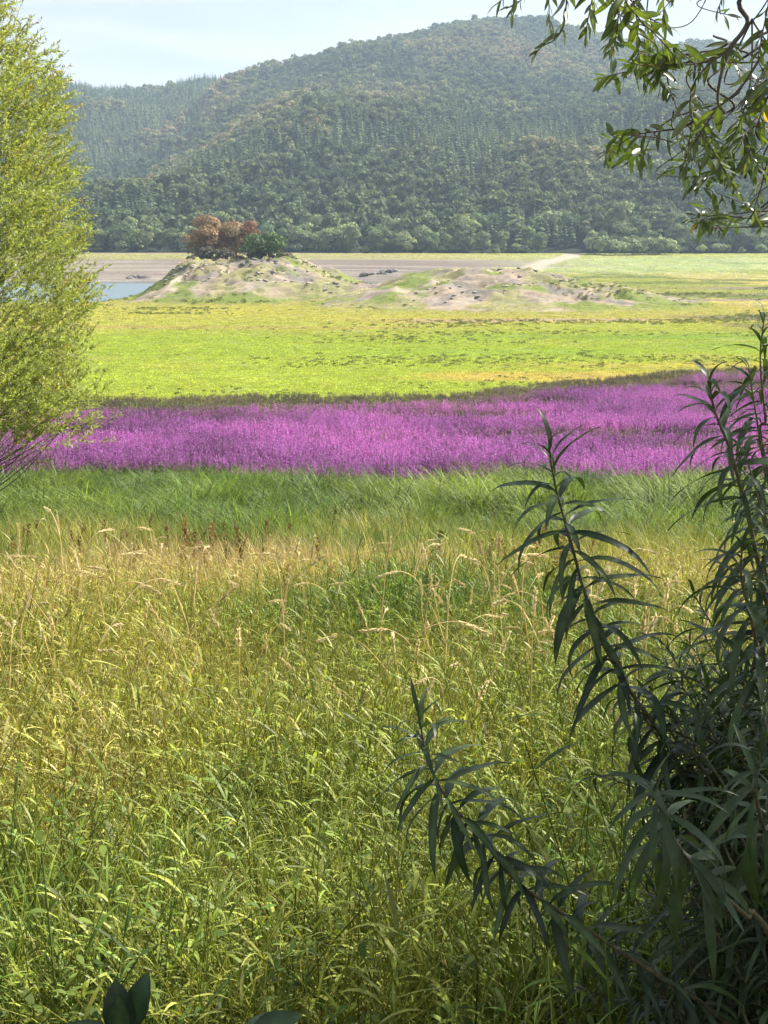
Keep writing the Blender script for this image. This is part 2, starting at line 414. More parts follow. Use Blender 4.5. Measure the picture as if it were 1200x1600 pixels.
def ground_colour(x, y, z):
    """albedo of the soil and of the turf too short to model"""
    n1 = fbm(x * .03, y * .03, 71, 5); yw = y + 60 * (fbm(x * .02, y * .012, 75, 4) - .5) * sstep(85, 130, y); n2 = fbm(x * .25, y * .12, 72, 4); n3 = fbm(x * .008, y * .02, 73, 4); n4 = fbm(x * .9, y * .5, 74, 3)
    c = np.empty(x.shape + (3,)); c[:] = (.05, .042, .022)
    fieldm = sstep(70, 80, y + 6 * (n1 - .5))
    lime = np.empty_like(c); lime[:] = (.17, .205, .034)
    lime = mixc(lime, (.15, .192, .03), .85 * sstep(.40, .66, n3 + .12 * (n2 - .5) + .16 * ell(x, y, -14, 122, 40, 34) - .02))
    lime = mixc(lime, (.205, .195, .05), .5 * sstep(.5, .72, n2 * .5 + n1 * .5 + .1 * sstep(5, 25, x)))
    lime = mixc(lime, (.225, .185, .07), .8 * sstep(.46, .6, n3 + .5 * (n2 - .5)) * sstep(145, 200, yw) * .9)
    lime = mixc(lime, (.215, .19, .06), .65 * sstep(140, 205, yw))
    for (cx, cy, rx, ry, col, k) in [(-22, 172, 34, 4, (.20, .15, .08), .6), (14, 98, 14, 5, (.25, .20, .06), .9), (26, 108, 18, 5, (.24, .20, .06), .7),
                                     (20, 190, 30, 7, (.24, .17, .11), .8), (54, 200, 14, 10, (.12, .10, .075), .85), (50, 172, 9, 12, (.12, .115, .06), .8),
                                     (30, 150, 26, 7, (.11, .17, .03), .6), (42, 135, 22, 7, (.12, .18, .03), .6), (20, 126, 30, 4, (.14, .2, .03), .6)]:
        lime = mixc(lime, col, k * ell(x, y, cx, cy, rx, ry, .6, .5, int(cy)))
    c = mixc(c, lime, fieldm)
    # band of grey-green growth behind the flowers
    edge = 76 + 1.5 * (n1 - .5) * 6
    c = mixc(c, (.11, .125, .055), .8 * (1 - sstep(edge + 1, edge + 7, y)) * sstep(64, 70, y))
    # right side meadow, pale blue-green towards the shore
    rs = sstep(10, 60, x + .25 * (y - 300)) * sstep(215, 270, y)
    rc = np.empty_like(c); rc[:] = (.17, .18, .05)
    rc = mixc(rc, (.25, .22, .10), sstep(.45, .6, n1 + .3 * (n2 - .5)))
    rc = mixc(rc, (.09, .115, .04), .85 * sstep(.52, .62, fbm(x * .06, y * .05, 76, 4)))
    rc = mixc(rc, (.22, .26, .15), .7 * sstep(400, 450, y + 60 * (n1 - .5)) * sstep(.36, .5, n3))
    rc = mixc(rc, (.22, .225, .085), sstep(510, 545, y) * .8)
    for (cx, cy, rx, ry, k) in [(88, 330, 26, 7, .9), (80, 300, 20, 5, .7), (72, 275, 22, 6, .8), (66, 250, 14, 6, .6), (40, 262, 14, 4, .5)]:
        rc = mixc(rc, (.15, .115, .095), k * ell(x, y, cx, cy, rx, ry, .6, .6, int(cx)))
    c = mixc(c, rc, rs)
    # bare bank of the far side, ringed by old water lines
    bk = sstep(452, 458, y) * (1 - sstep(572, 576, y)) * (1 - sstep(20, 85, x + .18 * (y - 480)))
    ring = fbm(z * 1.6 + .3 * n1, x * .012, 81, 4)
    bc = np.empty_like(c); bc[:] = (.195, .168, .135)
    bc = mixc(bc, (.145, .115, .095), sstep(.45, .6, ring)); bc = mixc(bc, (.26, .235, .2), .7 * sstep(.55, .7, fbm(z * 3.1, x * .02, 83, 3)))
    bc = mixc(bc, (.21, .205, .085), .9 * sstep(-5.2, -4.0, z + 1.2 * (n1 - .5)) * (1 - sstep(-2.9, -2.5, z)))
    bc = mixc(bc, (.10, .10, .10), 1 - sstep(WATER + .0, WATER + .9, z))
    c = mixc(c, bc, bk)
    # the pale track that climbs the bank to the shore trees
    tp = np.array([(30, 330), (38, 400), (52, 470), (74, 545), (79, 572)], float)
    td, _ = segdist(x, y, tp)
    c = mixc(c, (.33, .28, .22), .85 * (1 - sstep(2.2, 5.5, td + 3 * (n2 - .5))))
    # islet and mound: stony, with turf on the flanks
    flat = np.interp(y, PY, PZ)
    hh = z - flat
    near = sstep(196, 206, y) * (1 - sstep(325, 335, y)) * (x < 70) * (1 - sstep(54, 68, x))
    isl = near * sstep(.25, .8, hh + .8 * (n2 - .5))
    ic = np.empty_like(c); ic[:] = (.26, .205, .15)
    ic = mixc(ic, (.19, .165, .145), sstep(.45, .62, fbm(x * .35, y * .35, 91, 4)))
    ic = mixc(ic, (.33, .27, .20), .7 * sstep(.55, .7, n2)); ic = mixc(ic, (.13, .115, .10), .75 * sstep(.56, .66, fbm(x * .5, y * .7, 94, 4)))
    ic = mixc(ic, (.20, .20, .075), .7 * sstep(.53, .65, fbm(x * .1, y * .1, 92, 4) + .16 * (1 - sstep(.6, 2.6, hh)) - .03))
    ic = mixc(ic, (.13, .165, .035), .9 * sstep(.5, .62, fbm(x * .16, y * .16, 93, 4) + .14 * (1 - sstep(.8, 3, hh)) - .06))
    ic = mixc(ic, (.23, .21, .075), .6 * ell(x, y, -36, 284, 10, 14) )
    c = mixc(c, ic, isl)
    tp = np.array([(-42, 262), (-38, 270), (-31, 276), (-27, 280)], float)
    td, _ = segdist(x, y, tp)
    c = mixc(c, (.42, .36, .26), .9 * (1 - sstep(.5, 1.1, td)))
    # mud rim at the water
    c = mixc(c, (.30, .26, .2), .8 * sstep(280, 296, y) * (1 - sstep(WATER + .1, WATER + 1.0, z)) * (1 - sstep(440, 446, y)))
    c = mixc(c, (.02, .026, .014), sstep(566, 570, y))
    return np.clip(c * (0.86 + .28 * n4)[..., None], .01, .9)

ys = np.concatenate([np.linspace(-40, -2, 12), np.arange(0, 46, .5), np.arange(46, 200, .8), np.arange(200, 330, .55), np.arange(330, 452, 3),
                     np.arange(452, 576, 1.0), np.arange(576, 2000, 14), np.arange(2000, 3400, 60)])
us = np.linspace(-1, 1, 430)
YY, UU = np.meshgrid(ys, us, indexing='ij')
XX = UU * (16 + .5 * np.maximum(YY, 0))
ZZ = H(XX, YY)
gi = np.arange(len(ys) * len(us)).reshape(len(ys), len(us))
gf = np.stack([gi[:-1, :-1], gi[:-1, 1:], gi[1:, 1:], gi[1:, :-1]], -1).reshape(-1, 4)
gc = ground_colour(XX, YY, ZZ).reshape(-1, 3)

gm, N, L = newmat('ground')
out = N.new('ShaderNodeOutputMaterial'); pb = N.new('ShaderNodeBsdfPrincipled')
pb.inputs['Roughness'].default_value = .95; pb.inputs['Specular IOR Level'].default_value = .1
ca = N.new('ShaderNodeAttribute'); ca.attribute_name = 'tint'
tc_ = N.new('ShaderNodeTexCoord')
n_a = N.new('ShaderNodeTexNoise'); n_a.inputs['Scale'].default_value = 1.3; n_a.inputs['Detail'].default_value = 7; n_a.inputs['Roughness'].default_value = .7
mr = N.new('ShaderNodeMapRange'); mr.inputs['From Min'].default_value = .25; mr.inputs['From Max'].default_value = .75
mr.inputs['To Min'].default_value = .62; mr.inputs['To Max'].default_value = 1.38
mxg = N.new('ShaderNodeMix'); mxg.data_type = 'RGBA'; mxg.blend_type = 'MULTIPLY'; mxg.inputs['Factor'].default_value = 1
bu = N.new('ShaderNodeBump'); bu.inputs['Strength'].default_value = .6; bu.inputs['Distance'].default_value = .12
L.new(tc_.outputs['Object'], n_a.inputs['Vector']); L.new(n_a.outputs['Fac'], mr.inputs['Value'])
L.new(ca.outputs['Color'], mxg.inputs['A']); L.new(mr.outputs['Result'], mxg.inputs['B'])
L.new(mxg.outputs['Result'], pb.inputs['Base Color']); L.new(n_a.outputs['Fac'], bu.inputs['Height'])
L.new(bu.outputs['Normal'], pb.inputs['Normal']); L.new(pb.outputs[0], out.inputs['Surface'])
ob('ground', mesh('ground', np.stack([XX, YY, ZZ], -1), [gf], gm, True, gc), kind='structure')

wm, N, L = newmat('water')
out = N.new('ShaderNodeOutputMaterial'); pb = N.new('ShaderNodeBsdfPrincipled')
pb.inputs['Base Color'].default_value = (.12, .17, .20, 1); pb.inputs['Roughness'].default_value = .3; pb.inputs['IOR'].default_value = 1.33
tc_ = N.new('ShaderNodeTexCoord'); mpn = N.new('ShaderNodeMapping'); mpn.inputs['Scale'].default_value = (.35, 1.1, 1)
nw = N.new('ShaderNodeTexNoise'); nw.inputs['Scale'].default_value = 1.0; nw.inputs['Detail'].default_value = 4
bu = N.new('ShaderNodeBump'); bu.inputs['Strength'].default_value = .5; bu.inputs['Distance'].default_value = .15
L.new(tc_.outputs['Object'], mpn.inputs['Vector']); L.new(mpn.outputs['Vector'], nw.inputs['Vector'])
L.new(nw.outputs['Fac'], bu.inputs['Height']); L.new(bu.outputs['Normal'], pb.inputs['Normal']); L.new(pb.outputs[0], out.inputs['Surface'])
wx = np.array([-320, 40]); wy = np.array([285, 480])
ob('water', mesh('water', [(wx[0], wy[0], WATER), (wx[1], wy[0], WATER), (wx[1], wy[1], WATER), (wx[0], wy[1], WATER)], [np.array([[0, 1, 2, 3]])], wm), kind='structure')

# ------------------------------------------------------------------ scattering of uncountable growth
def scatter(name, P, rotz, scale, tone, which, protos, label, cat, tilt=None):
    """one object whose node tree sets a plant on each of its points"""
    me = bpy.data.meshes.new(name)
    n = len(P)
    me.vertices.add(n); me.vertices.foreach_set('co', np.asarray(P, np.float32).ravel())
    rot = np.zeros((n, 3), np.float32); rot[:, 2] = rotz
    if tilt is not None: rot[:, :2] = tilt
    for nm, ty, dat, key in (('rot', 'FLOAT_VECTOR', rot, 'vector'), ('size', 'FLOAT', np.asarray(scale, np.float32), 'value'),
                             ('tone', 'FLOAT', np.asarray(tone, np.float32), 'value'), ('which', 'INT', np.asarray(which, np.int32), 'value')):
        a = me.attributes.new(nm, ty, 'POINT'); a.data.foreach_set(key, np.ascontiguousarray(dat).ravel())
    o = ob(name, me, label=label, cat=cat, kind='stuff')
    ng = bpy.data.node_groups.new(name, 'GeometryNodeTree')
    ng.interface.new_socket('Geometry', in_out='INPUT', socket_type='NodeSocketGeometry')
    ng.interface.new_socket('Geometry', in_out='OUTPUT', socket_type='NodeSocketGeometry')
    gi_, go_ = ng.nodes.new('NodeGroupInput'), ng.nodes.new('NodeGroupOutput')
    def named(nm, ty):
        k = ng.nodes.new('GeometryNodeInputNamedAttribute'); k.data_type = ty; k.inputs['Name'].default_value = nm
        return k.outputs['Attribute']
    rt, sz, wh = named('rot', 'FLOAT_VECTOR'), named('size', 'FLOAT'), named('which', 'INT')
    jn = ng.nodes.new('GeometryNodeJoinGeometry')
    for i, pr in enumerate(protos):
        src = bpy.data.objects.new(name + '_plant', pr)          # never linked to the scene
        oi = ng.nodes.new('GeometryNodeObjectInfo'); oi.inputs['Object'].default_value = src; oi.inputs['As Instance'].default_value = True
        cm = ng.nodes.new('FunctionNodeCompare'); cm.data_type = 'INT'; cm.operation = 'EQUAL'
        ng.links.new(wh, cm.inputs[2]); cm.inputs[3].default_value = i
        ip = ng.nodes.new('GeometryNodeInstanceOnPoints')
        ng.links.new(gi_.outputs[0], ip.inputs['Points']); ng.links.new(cm.outputs[0], ip.inputs['Selection'])
        ng.links.new(oi.outputs['Geometry'], ip.inputs['Instance']); ng.links.new(rt, ip.inputs['Rotation']); ng.links.new(sz, ip.inputs['Scale'])
        ng.links.new(ip.outputs['Instances'], jn.inputs['Geometry'])
    ng.links.new(jn.outputs['Geometry'], go_.inputs[0])
    md = o.modifiers.new('growth', 'NODES'); md.node_group = ng
    return o

def wedge(n, y0, y1, slope=.36, x0=2.0):
    """random spots on the ground between two distances"""
    y = np.sqrt(R.uniform(y0 ** 2, y1 ** 2, n * 2)) if y0 > 30 else R.uniform(y0, y1, n * 2)
    w = x0 + slope * y
    keep = R.uniform(0, 1, n * 2) < w / (x0 + slope * y1) if y0 <= 30 else np.ones(n * 2, bool)
    y, w = y[keep][:n], w[keep][:n]
    x = R.uniform(-1, 1, len(y)) * w
    return x, y

# ---- forest of the mountain
def broad_crown(nl, nf, rx, h, z0, fs, mat, core=True, seed=0, name='crown', spread=1.0):
    a = Acc()
    lum = unit(nl) * R.uniform(.35, .8, (nl, 1))
    lum = lum * (rx, rx, h * .5) + (0, 0, z0 + h * .5)
    lr = R.uniform(.34, .55, nl) * rx * spread
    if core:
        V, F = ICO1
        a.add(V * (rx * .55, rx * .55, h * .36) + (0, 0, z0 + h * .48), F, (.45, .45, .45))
    k = R.integers(0, nl, nf)
    d = unit(nf); d[:, 2] = np.abs(d[:, 2]) * .9 + d[:, 2] * .1 + .05
    d /= np.linalg.norm(d, axis=1)[:, None]
    P = lum[k] + d * (lr[k] * R.uniform(.75, 1.08, nf))[:, None] * (1, 1, .85)
    nrm = d + .55 * unit(nf); 
    D = np.cross(nrm, unit(nf))
    D /= np.linalg.norm(D, axis=1)[:, None] + 1e-9
    s = fs * R.uniform(.7, 1.35, nf)
    V, F = leafquads(P - D * (s * .5)[:, None], D, nrm, s, s * .8)
    lt = R.uniform(.75, 1.25, nl)[k]
    a.add(V, F, np.repeat(lt * R.uniform(.85, 1.15, nf), 4)[:, None])
    return a.mesh(name, mat, False)

def conifer(h, r, mat, tiers=11, per=9):
    a = Acc()
    V, F = tube([(0, 0, 0), (0, 0, h)], [.16, .03], 5); a.add(V, F, (.6, .5, .4))
    V = []; 
    for i in range(tiers):
        t = i / (tiers - 1)
        z = h * (.10 + .9 * t); rr = r * (1 - t) ** .85 + .12
        for j in range(per if t < .8 else 6):
            an = R.uniform(0, 6.28); q = R.uniform(.75, 1.15) * rr; w = q * .42 + .12
            c, s = math.cos(an), math.sin(an); dz = -q * R.uniform(.25, .6)
            V += [(0, 0, z + .25 * q), (c * q * .6 - s * w, s * q * .6 + c * w, z + dz * .5), (c * q, s * q, z + dz), (c * q * .6 + s * w, s * q * .6 - c * w, z + dz * .5)]
    V = np.array(V); F = (np.arange(len(V) // 4) * 4)[:, None] + np.arange(4)
    a.add(V, F, np.repeat(R.uniform(.75, 1.25, len(F)), 4)[:, None])
    return a.mesh('conifer', mat)

n = 50000
fy = np.sqrt(R.uniform(578 ** 2, 1960 ** 2, n)); fx = R.uniform(-1, 1, n) * (25 + .385 * fy)
fxs, fys = fx, fy
big = fbm(fx * .006, fy * .004, 101, 4); med = fbm(fx * .02, fy * .014, 102, 4)
con = (big + .35 * (med - .5) > .63)
con |= (fx < -150 - .05 * (fy - 1000)) & (fy > 1150) & (med > .4)
low = fy < 760
con &= ~low | (med > .62)
tone = np.clip(.38 + 1.3 * (fbm(fx * .012, fy * .008, 103, 4) - .5) + .7 * (fbm(fx * .05, fy * .04, 104, 3) - .5), 0, 1)
for (cx, cy, rx, ry, k) in [(-55, 1560, 45, 50, .55), (-20, 1480, 60, 60, .4), (20, 760, 22, 30, .55), (-120, 760, 40, 40, .3), (185, 1000, 50, 40, .5), (60, 1300, 150, 40, .25), (-85, 1120, 60, 50, .25), (235, 900, 60, 40, .35), (-95, 1250, 80, 40, .2)]:
    tone = np.clip(tone + .55 * k * ell(fx, fy, cx, cy, rx, ry, .6, .4, int(cy)), 0, 1)
tone = np.where(low, tone * .75, tone)
fz = H(fx, fy)
FB = [broad_crown(7, 170, 3.9, 9.5, 2.2, 1.5, M['forest']) for _ in range(5)]
FC = [conifer(13.5, 2.9, M['spruce']) for _ in range(4)]
which = np.where(con, 5 + R.integers(0, 4, n), R.integers(0, 5, n))
scl = np.clip(R.normal(.8, .22, n), .4, 1.5) * np.where(con, .9, 1.0) * (.8 + .5 * fbm(fx * .01, fy * .01, 105, 3))
scatter('mountain_forest', np.stack([fx, fy, fz - .6], -1), R.uniform(0, 6.28, n), scl, tone, which, FB + FC,
        'dense mixed forest covering the whole mountain behind the drained lake', 'forest')

# ------------------------------------------------------------------ trees that can be told apart
def trunk_mesh(h, r, mat, lean=.1, forks=3):
    a = Acc()
    P = spline([(0, 0, -.4), (lean * .3, 0, h * .4), (lean, .05, h)], 4)
    V, F = tube(P, np.linspace(r, r * .5, len(P)), 7); a.add(V, F)
    for k in range(forks):
        an = k * 6.28 / forks + R.uniform(-.4, .4)
        e = P[-1] + np.array((math.cos(an) * h * .6, math.sin(an) * h * .6, h * .7))
        Q = spline([P[-3], (P[-1] + e) / 2 + (0, 0, .2), e], 4)
        V, F = tube(Q, np.linspace(r * .45, r * .12, len(Q)), 5); a.add(V, F)
    return a.mesh('trunk', mat)

SHORE = [(broad_crown(14, 1300, 4.6, 11.5, -.4, .8, M['shore_tree'], seed=i), trunk_mesh(4.5, .22, M['bark'])) for i in range(4)] + \
        [(broad_crown(13, 1300, 3.4, 13.5, -.4, .75, M['shore_tree'], seed=i), trunk_mesh(5, .2, M['bark'])) for i in range(2)]
BUSH = [(broad_crown(6, 420, 2.6, 3.6, .1, .6, M['shore_tree'], seed=9), trunk_mesh(1.2, .08, M['bark'])) for i in range(3)]

def tree(name, pair, loc, s, rz, label, cat, group=None, sz=None):
    t = ob(name, None, loc=loc, label=label, cat=cat, group=group)
    t.rotation_euler = (0, 0, rz); t.scale = (s, s, sz or s)
    ob('crown', pair[0], t); ob('trunk', pair[1], t)
    return t

def where(x):
    c = x / 568 * FPX + 600
    return ('over the lake water' if c < 300 else 'behind the islet trees' if c < 455 else 'above the bare bank' if c < 640 else
            'behind the low stony mound' if c < 860 else 'beside the pale track' if c < 960 else 'above the pale green meadow')
def zat(x, y): return float(H(np.array([x]), np.array([y]))[0])

xs = -225.0
while xs < 232:
    y = 568 + R.uniform(-2, 7)
    gap = 66 < xs < 84
    big_ = R.uniform() < .72
    if not gap:
        if big_:
            v = int(R.integers(0, 6)); s = R.uniform(.8, 1.25) * (1.12 if xs > 84 else 1)
            tree('shore_tree', SHORE[v], (xs, y, zat(xs, 567) - .2), s, R.uniform(0, 6.28), ('slender' if v > 3 else 'broad') + (' tall' if s > .98 else ' low' if s < .82 else '') + ' green tree in the far shore row ' + where(xs), 'tree', 'trees along the far shore ' + where(xs))
        else:
            tree('shore_bush', BUSH[int(R.integers(0, 3))], (xs, y - 3, zat(xs, 565) - .1), R.uniform(.8, 1.5), R.uniform(0, 6.28), 'low green bush at the foot of shore trees ' + where(xs), 'bush', 'bushes at the shore ' + where(xs))
    xs += R.uniform(3.2, 6.8) * (1 if big_ else .6)
for k in range(16):
    x = 84 + k * 8.6 + R.uniform(-2, 2)
    tree('shore_bush', BUSH[k % 3], (x, 557 + R.uniform(-3, 4), zat(x, 558) - .1), R.uniform(.7, 1.5), R.uniform(0, 6.28), 'low green bush on the meadow edge before the far shore trees', 'bush', 'bushes on the meadow edge')
for k in range(9):
    x = 83 + k * 3.6 + R.uniform(-1, 1); y = 548 - 5 * math.sin(k * .45) + R.uniform(-3, 3)
    tree('shore_bush', BUSH[k % 3], (x, y, zat(x, y) - .1), R.uniform(1.5, 2.4), R.uniform(0, 6.28), 'large rounded green bush standing forward beside the pale track', 'bush', 'large bushes beside the track')
# second rank behind, taller
for k in range(70):
    x = -235 + k * 6.7 + R.uniform(-2.5, 2.5); y = 588 + R.uniform(-5, 9)
    tree('shore_tree', SHORE[int(R.integers(0, 6))], (x, y, zat(x, y) - .3), R.uniform(.85, 1.2), R.uniform(0, 6.28), 'dark green tree in the rank behind the shore row ' + where(x), 'tree', 'second rank of trees ' + where(x))
SPR = [conifer(17, 3.1, M['spruce'], 14, 11) for _ in range(3)]
for (c, r_, d) in [(430, 250, 900), (442, 262, 890), (480, 248, 930), (500, 255, 935), (468, 240, 940), (494, 268, 915), (418, 290, 830), (260, 300, 780), (285, 290, 800), (240, 318, 740), (335, 292, 810), (210, 305, 770), (190, 312, 750), (352, 300, 790), (905, 300, 780), (960, 262, 880), (980, 258, 890), (940, 266, 870)]:
    x = (c - 600) / FPX * d
    # pick the distance where the slope is seen at that height
    dd = np.arange(620, 1500, 5.0); rows = 385.4 - H((c - 600) / FPX * dd, dd) / dd * FPX
    j = int(np.argmin(np.abs(rows - r_))); d = float(dd[j]); x = (c - 600) / FPX * d
    o = ob('spruce_tree', SPR[int(R.integers(0, 3))], None, (x, d, zat(x, d) - .5), 'tall dark spruce standing above the mixed forest on the slope', 'spruce', 'dark spruces on the slope')
    s = R.uniform(.95, 1.35); o.scale = (s, s, s); o.rotation_euler = (0, 0, R.uniform(0, 6.28))

# islet trees
def isle(c, d, pair, s, label, name='islet_tree', cat='tree', sz=None, group=None, dz=0):
    x = (c - 600) / FPX * d
    return tree(name, pair, (x, d, zat(x, d) - .15 + dz), s, R.uniform(0, 6.28), label, cat, group, sz)
DRY = [(broad_crown(22, 3400, 3.4, 6.0, -.3, .34, M['dry_tree'], core=False, spread=.8), trunk_mesh(2.6, .14, M['bark'], .3, 4)) for _ in range(3)]
RUST = (broad_crown(7, 500, 1.7, 2.6, 2.8, .3, M['rust_tree'], core=False), trunk_mesh(3.2, .1, M['bark'], .2, 3))
GREEN = (broad_crown(18, 2800, 3.3, 4.6, .1, .36, M['isle_tree'], core=False), trunk_mesh(2.4, .18, M['bark'], .4, 4))
GB = [(broad_crown(6, 420, 1.5, 1.7, 0, .28, M['grey_bush']), trunk_mesh(.8, .05, M['bark'])) for _ in range(2)]
isle(326, 290, DRY[0], 1.35, 'tall dried brown tree at the outer end of the islet clump', sz=1.5)
isle(348, 292, DRY[1], 1.45, 'broad brown withered tree in the middle of the islet clump', sz=1.7)
isle(374, 290, DRY[2], 1.35, 'brown withered tree behind the green tree on the islet', sz=1.55)
isle(396, 289, RUST, 1.4, 'rust orange leaved tree rising behind the green islet tree', sz=1.6)
isle(411, 281, GREEN, 1.35, 'small green spreading tree with visible trunk on the rocky islet', sz=1.35)
for c, d, s in [(312, 285, .9), (330, 284, 1.0), (352, 283, 1.1), (372, 284, 1.0), (386, 286, .9), (441, 284, .8), (428, 281, .6), (448, 287, .6), (318, 289, 1.2)]:
    isle(c, d, GB[int(c) % 2], s * 1.55, 'grey brown bush crowding under the islet trees', 'islet_bush', 'bush', None, 'bushes on the islet')

# rocks
def rockmesh(seed, mat):
    V, F = ICO2
    q = np.random.default_rng(seed)
    W = V.copy()
    for _ in range(7):
        nrm = q.normal(size=3); nrm /= np.linalg.norm(nrm); d = q.uniform(.45, .85)
        e = W @ nrm - d; W = W - np.maximum(e, 0)[:, None] * nrm
    W += .05 * q.normal(size=W.shape)
    return mesh('rock', W * (1, .75, .6), [F], mat)
RK = [rockmesh(i, M['rock']) for i in range(5)]; DK = [rockmesh(20 + i, M['darkrock']) for i in range(4)]
def rock(c, d, s, dark=False, label='', group=None, dz=.0, x=None):
    x = (c - 600) / FPX * d if x is None else x
    o = ob('rock', (DK if dark else RK)[int(R.integers(0, 4))], None, (x, d, zat(x, d) + .12 * s), label, 'rock', group)
    o.scale = s * R.uniform(.8, 1.3, 3) * (1.25, 1, .8); o.rotation_euler = (R.uniform(-.2, .2), R.uniform(-.2, .2), R.uniform(0, 6.28))
for k in range(9): rock(385 + k * 8 + R.uniform(-3, 3), 276 + R.uniform(-3, 3), R.uniform(.5, 1.1), True, 'dark weathered rock in the outcrop below the islet trees', 'dark rocks on the islet')
for k in range(45): rock(R.uniform(390, 530), R.uniform(258, 274), R.uniform(.25, .7), False, 'pale grey rock on the bare crown of the islet', 'pale rocks on the islet')
for k in range(50): rock(R.uniform(235, 335), R.uniform(262, 284), R.uniform(.25, .55), False, 'grey stone on the steep water side of the islet', 'stones on the islet slope')
for k in range(16): rock(735 + k * 5 + R.uniform(-3, 3), 245 + R.uniform(-2, 2), R.uniform(.35, .8), True, 'dark rock in the ridge along the low mound top', 'dark rocks on the mound')
for k in range(40): rock(R.uniform(640, 920), R.uniform(218, 244), R.uniform(.2, .55), False, 'pale stone strewn over the flank of the low mound', 'pale stones on the mound')
for k in range(6): rock(208 + k * 6 + R.uniform(-2, 2), 475 + R.uniform(-2, 2), R.uniform(1.0, 1.9), True, 'dark boulder on the bare far bank above the water', 'dark boulders above the water')
for k in range(8): rock(568 + k * 7 + R.uniform(-3, 3), 470 + R.uniform(-3, 3), R.uniform(1.0, 2.0), True, 'dark boulder on the bare bank between islet and mound', 'dark boulders on the bank')

# ---- low weeds on the drained bed
def weedclump(k, s, mat, h=1.0):
    P = R.normal(size=(k, 3)) * (s * .35, s * .35, 0); P[:, 2] = R.uniform(0, .5 * s * h, k)
    D = unit(k) + (0, 0, .5); Nn = unit(k) + (0, 0, 1)
    V, F = leafquads(P, D, Nn, s * R.uniform(.35, .7, k), s * R.uniform(.18, .4, k))
    return Acc().add(V, F, np.repeat(R.uniform(.7, 1.3, k), 4)[:, None]).mesh('weed', mat)
WD = [weedclump(22, .36, M['weed'], .5) for _ in range(4)]
n = 150000
wy_ = R.uniform(74, 330, n); wx_ = R.uniform(-1, 1, n) * (8 + .34 * wy_)
dens = .75 * fbm(wx_ * .03, wy_ * .07, 111, 4) + .25 * fbm(wx_ * .7, wy_ * .5, 112, 2)
wz_ = H(wx_, wy_); hh = wz_ - np.interp(wy_, PY, PZ)
th = np.interp(wx_ / wy_, [-.3, -.05, .06, .14, .28], [.66, .63, .56, .53, .52])
th = np.where(wy_ < 92, th - .12 * (1 - sstep(80, 92, wy_)), th)
th = np.where(wy_ > 165, th + .02, th) - .02
th = np.where((hh > .5), .55 + .09 * sstep(1, 4, hh), th)
th = np.where((wy_ > 205) & (wx_ > 30), .57, th) + R.normal(size=n) * .015
keep = (R.uniform(0, 1, n) < np.where(hh > .5, .3, .22) * sstep(th - .06, th + .12, dens)) & (wz_ > WATER + .3)
wx_, wy_, wz_ = wx_[keep], wy_[keep], wz_[keep]; n = len(wx_)
scatter('low_weeds', np.stack([wx_, wy_, wz_], -1), R.uniform(0, 6.28, n), R.uniform(.6, 1.5, n) * np.interp(wy_, [80, 160, 300], [.5, .8, 1.5]), R.uniform(.1, .9, n), R.integers(0, 4, n), WD,
        'patchy low green weeds sprinkled over the yellow drained lake bed', 'weeds')

# ---- short turf, coloured like the ground it grows on
def turf(k, h, sp):
    b = np.concatenate([R.normal(size=(k, 2)) * sp, np.zeros((k, 1))], 1)
    V, F = blades(b, R.uniform(0, 6.28, k), R.uniform(.1, .9, k), R.uniform(.2, 1.2, k), R.uniform(.5, 1.2, k) * h, R.uniform(.02, .05, k), 2, 'blade')
    return Acc().add(V, F, np.repeat(R.uniform(.7, 1.35, k), 6)[:, None]).mesh('turf', M['turf'])
TF = [turf(22, .09, .17) for _ in range(4)]
n = 150000
ty = 74 + (562 - 74) * R.uniform(0, 1, n) ** 1.9; tx = R.uniform(-1, 1, n) * (6 + .32 * ty)
tz_ = H(tx, ty); tcol = ground_colour(tx, ty, tz_)
keep = (tz_ > WATER + .4) & ((tz_ - np.interp(ty, PY, PZ) < 1.3) | (ty > 330) | (tx > 66) | (R.uniform(0, 1, n) < .25)) & (tcol[:, 1] > tcol[:, 0] * .8) & (tcol[:, 2] < tcol[:, 1] * .62) & (fbm(tx * .4, ty * .25, 126, 3) > .24)
tx, ty, tz_, tcol = tx[keep], ty[keep], tz_[keep], tcol[keep]; n = len(tx)
o = scatter('short_turf', np.stack([tx, ty, tz_ - .01], -1), R.uniform(0, 6.28, n), R.uniform(.6, 1.5, n) * np.interp(ty, [75, 300, 560], [.9, 2.2, 3.2]), np.full(n, .5), R.integers(0, 4, n), TF,
        'short yellow green turf covering the drained lake bed', 'turf')
ga = o.data.attributes.new('gcol', 'FLOAT_COLOR', 'POINT'); g4 = np.ones((n, 4), np.float32); g4[:, :3] = np.clip(tcol * (2.15, 2.08, 1.75), 0, .65); ga.data.foreach_set('color', g4.ravel())

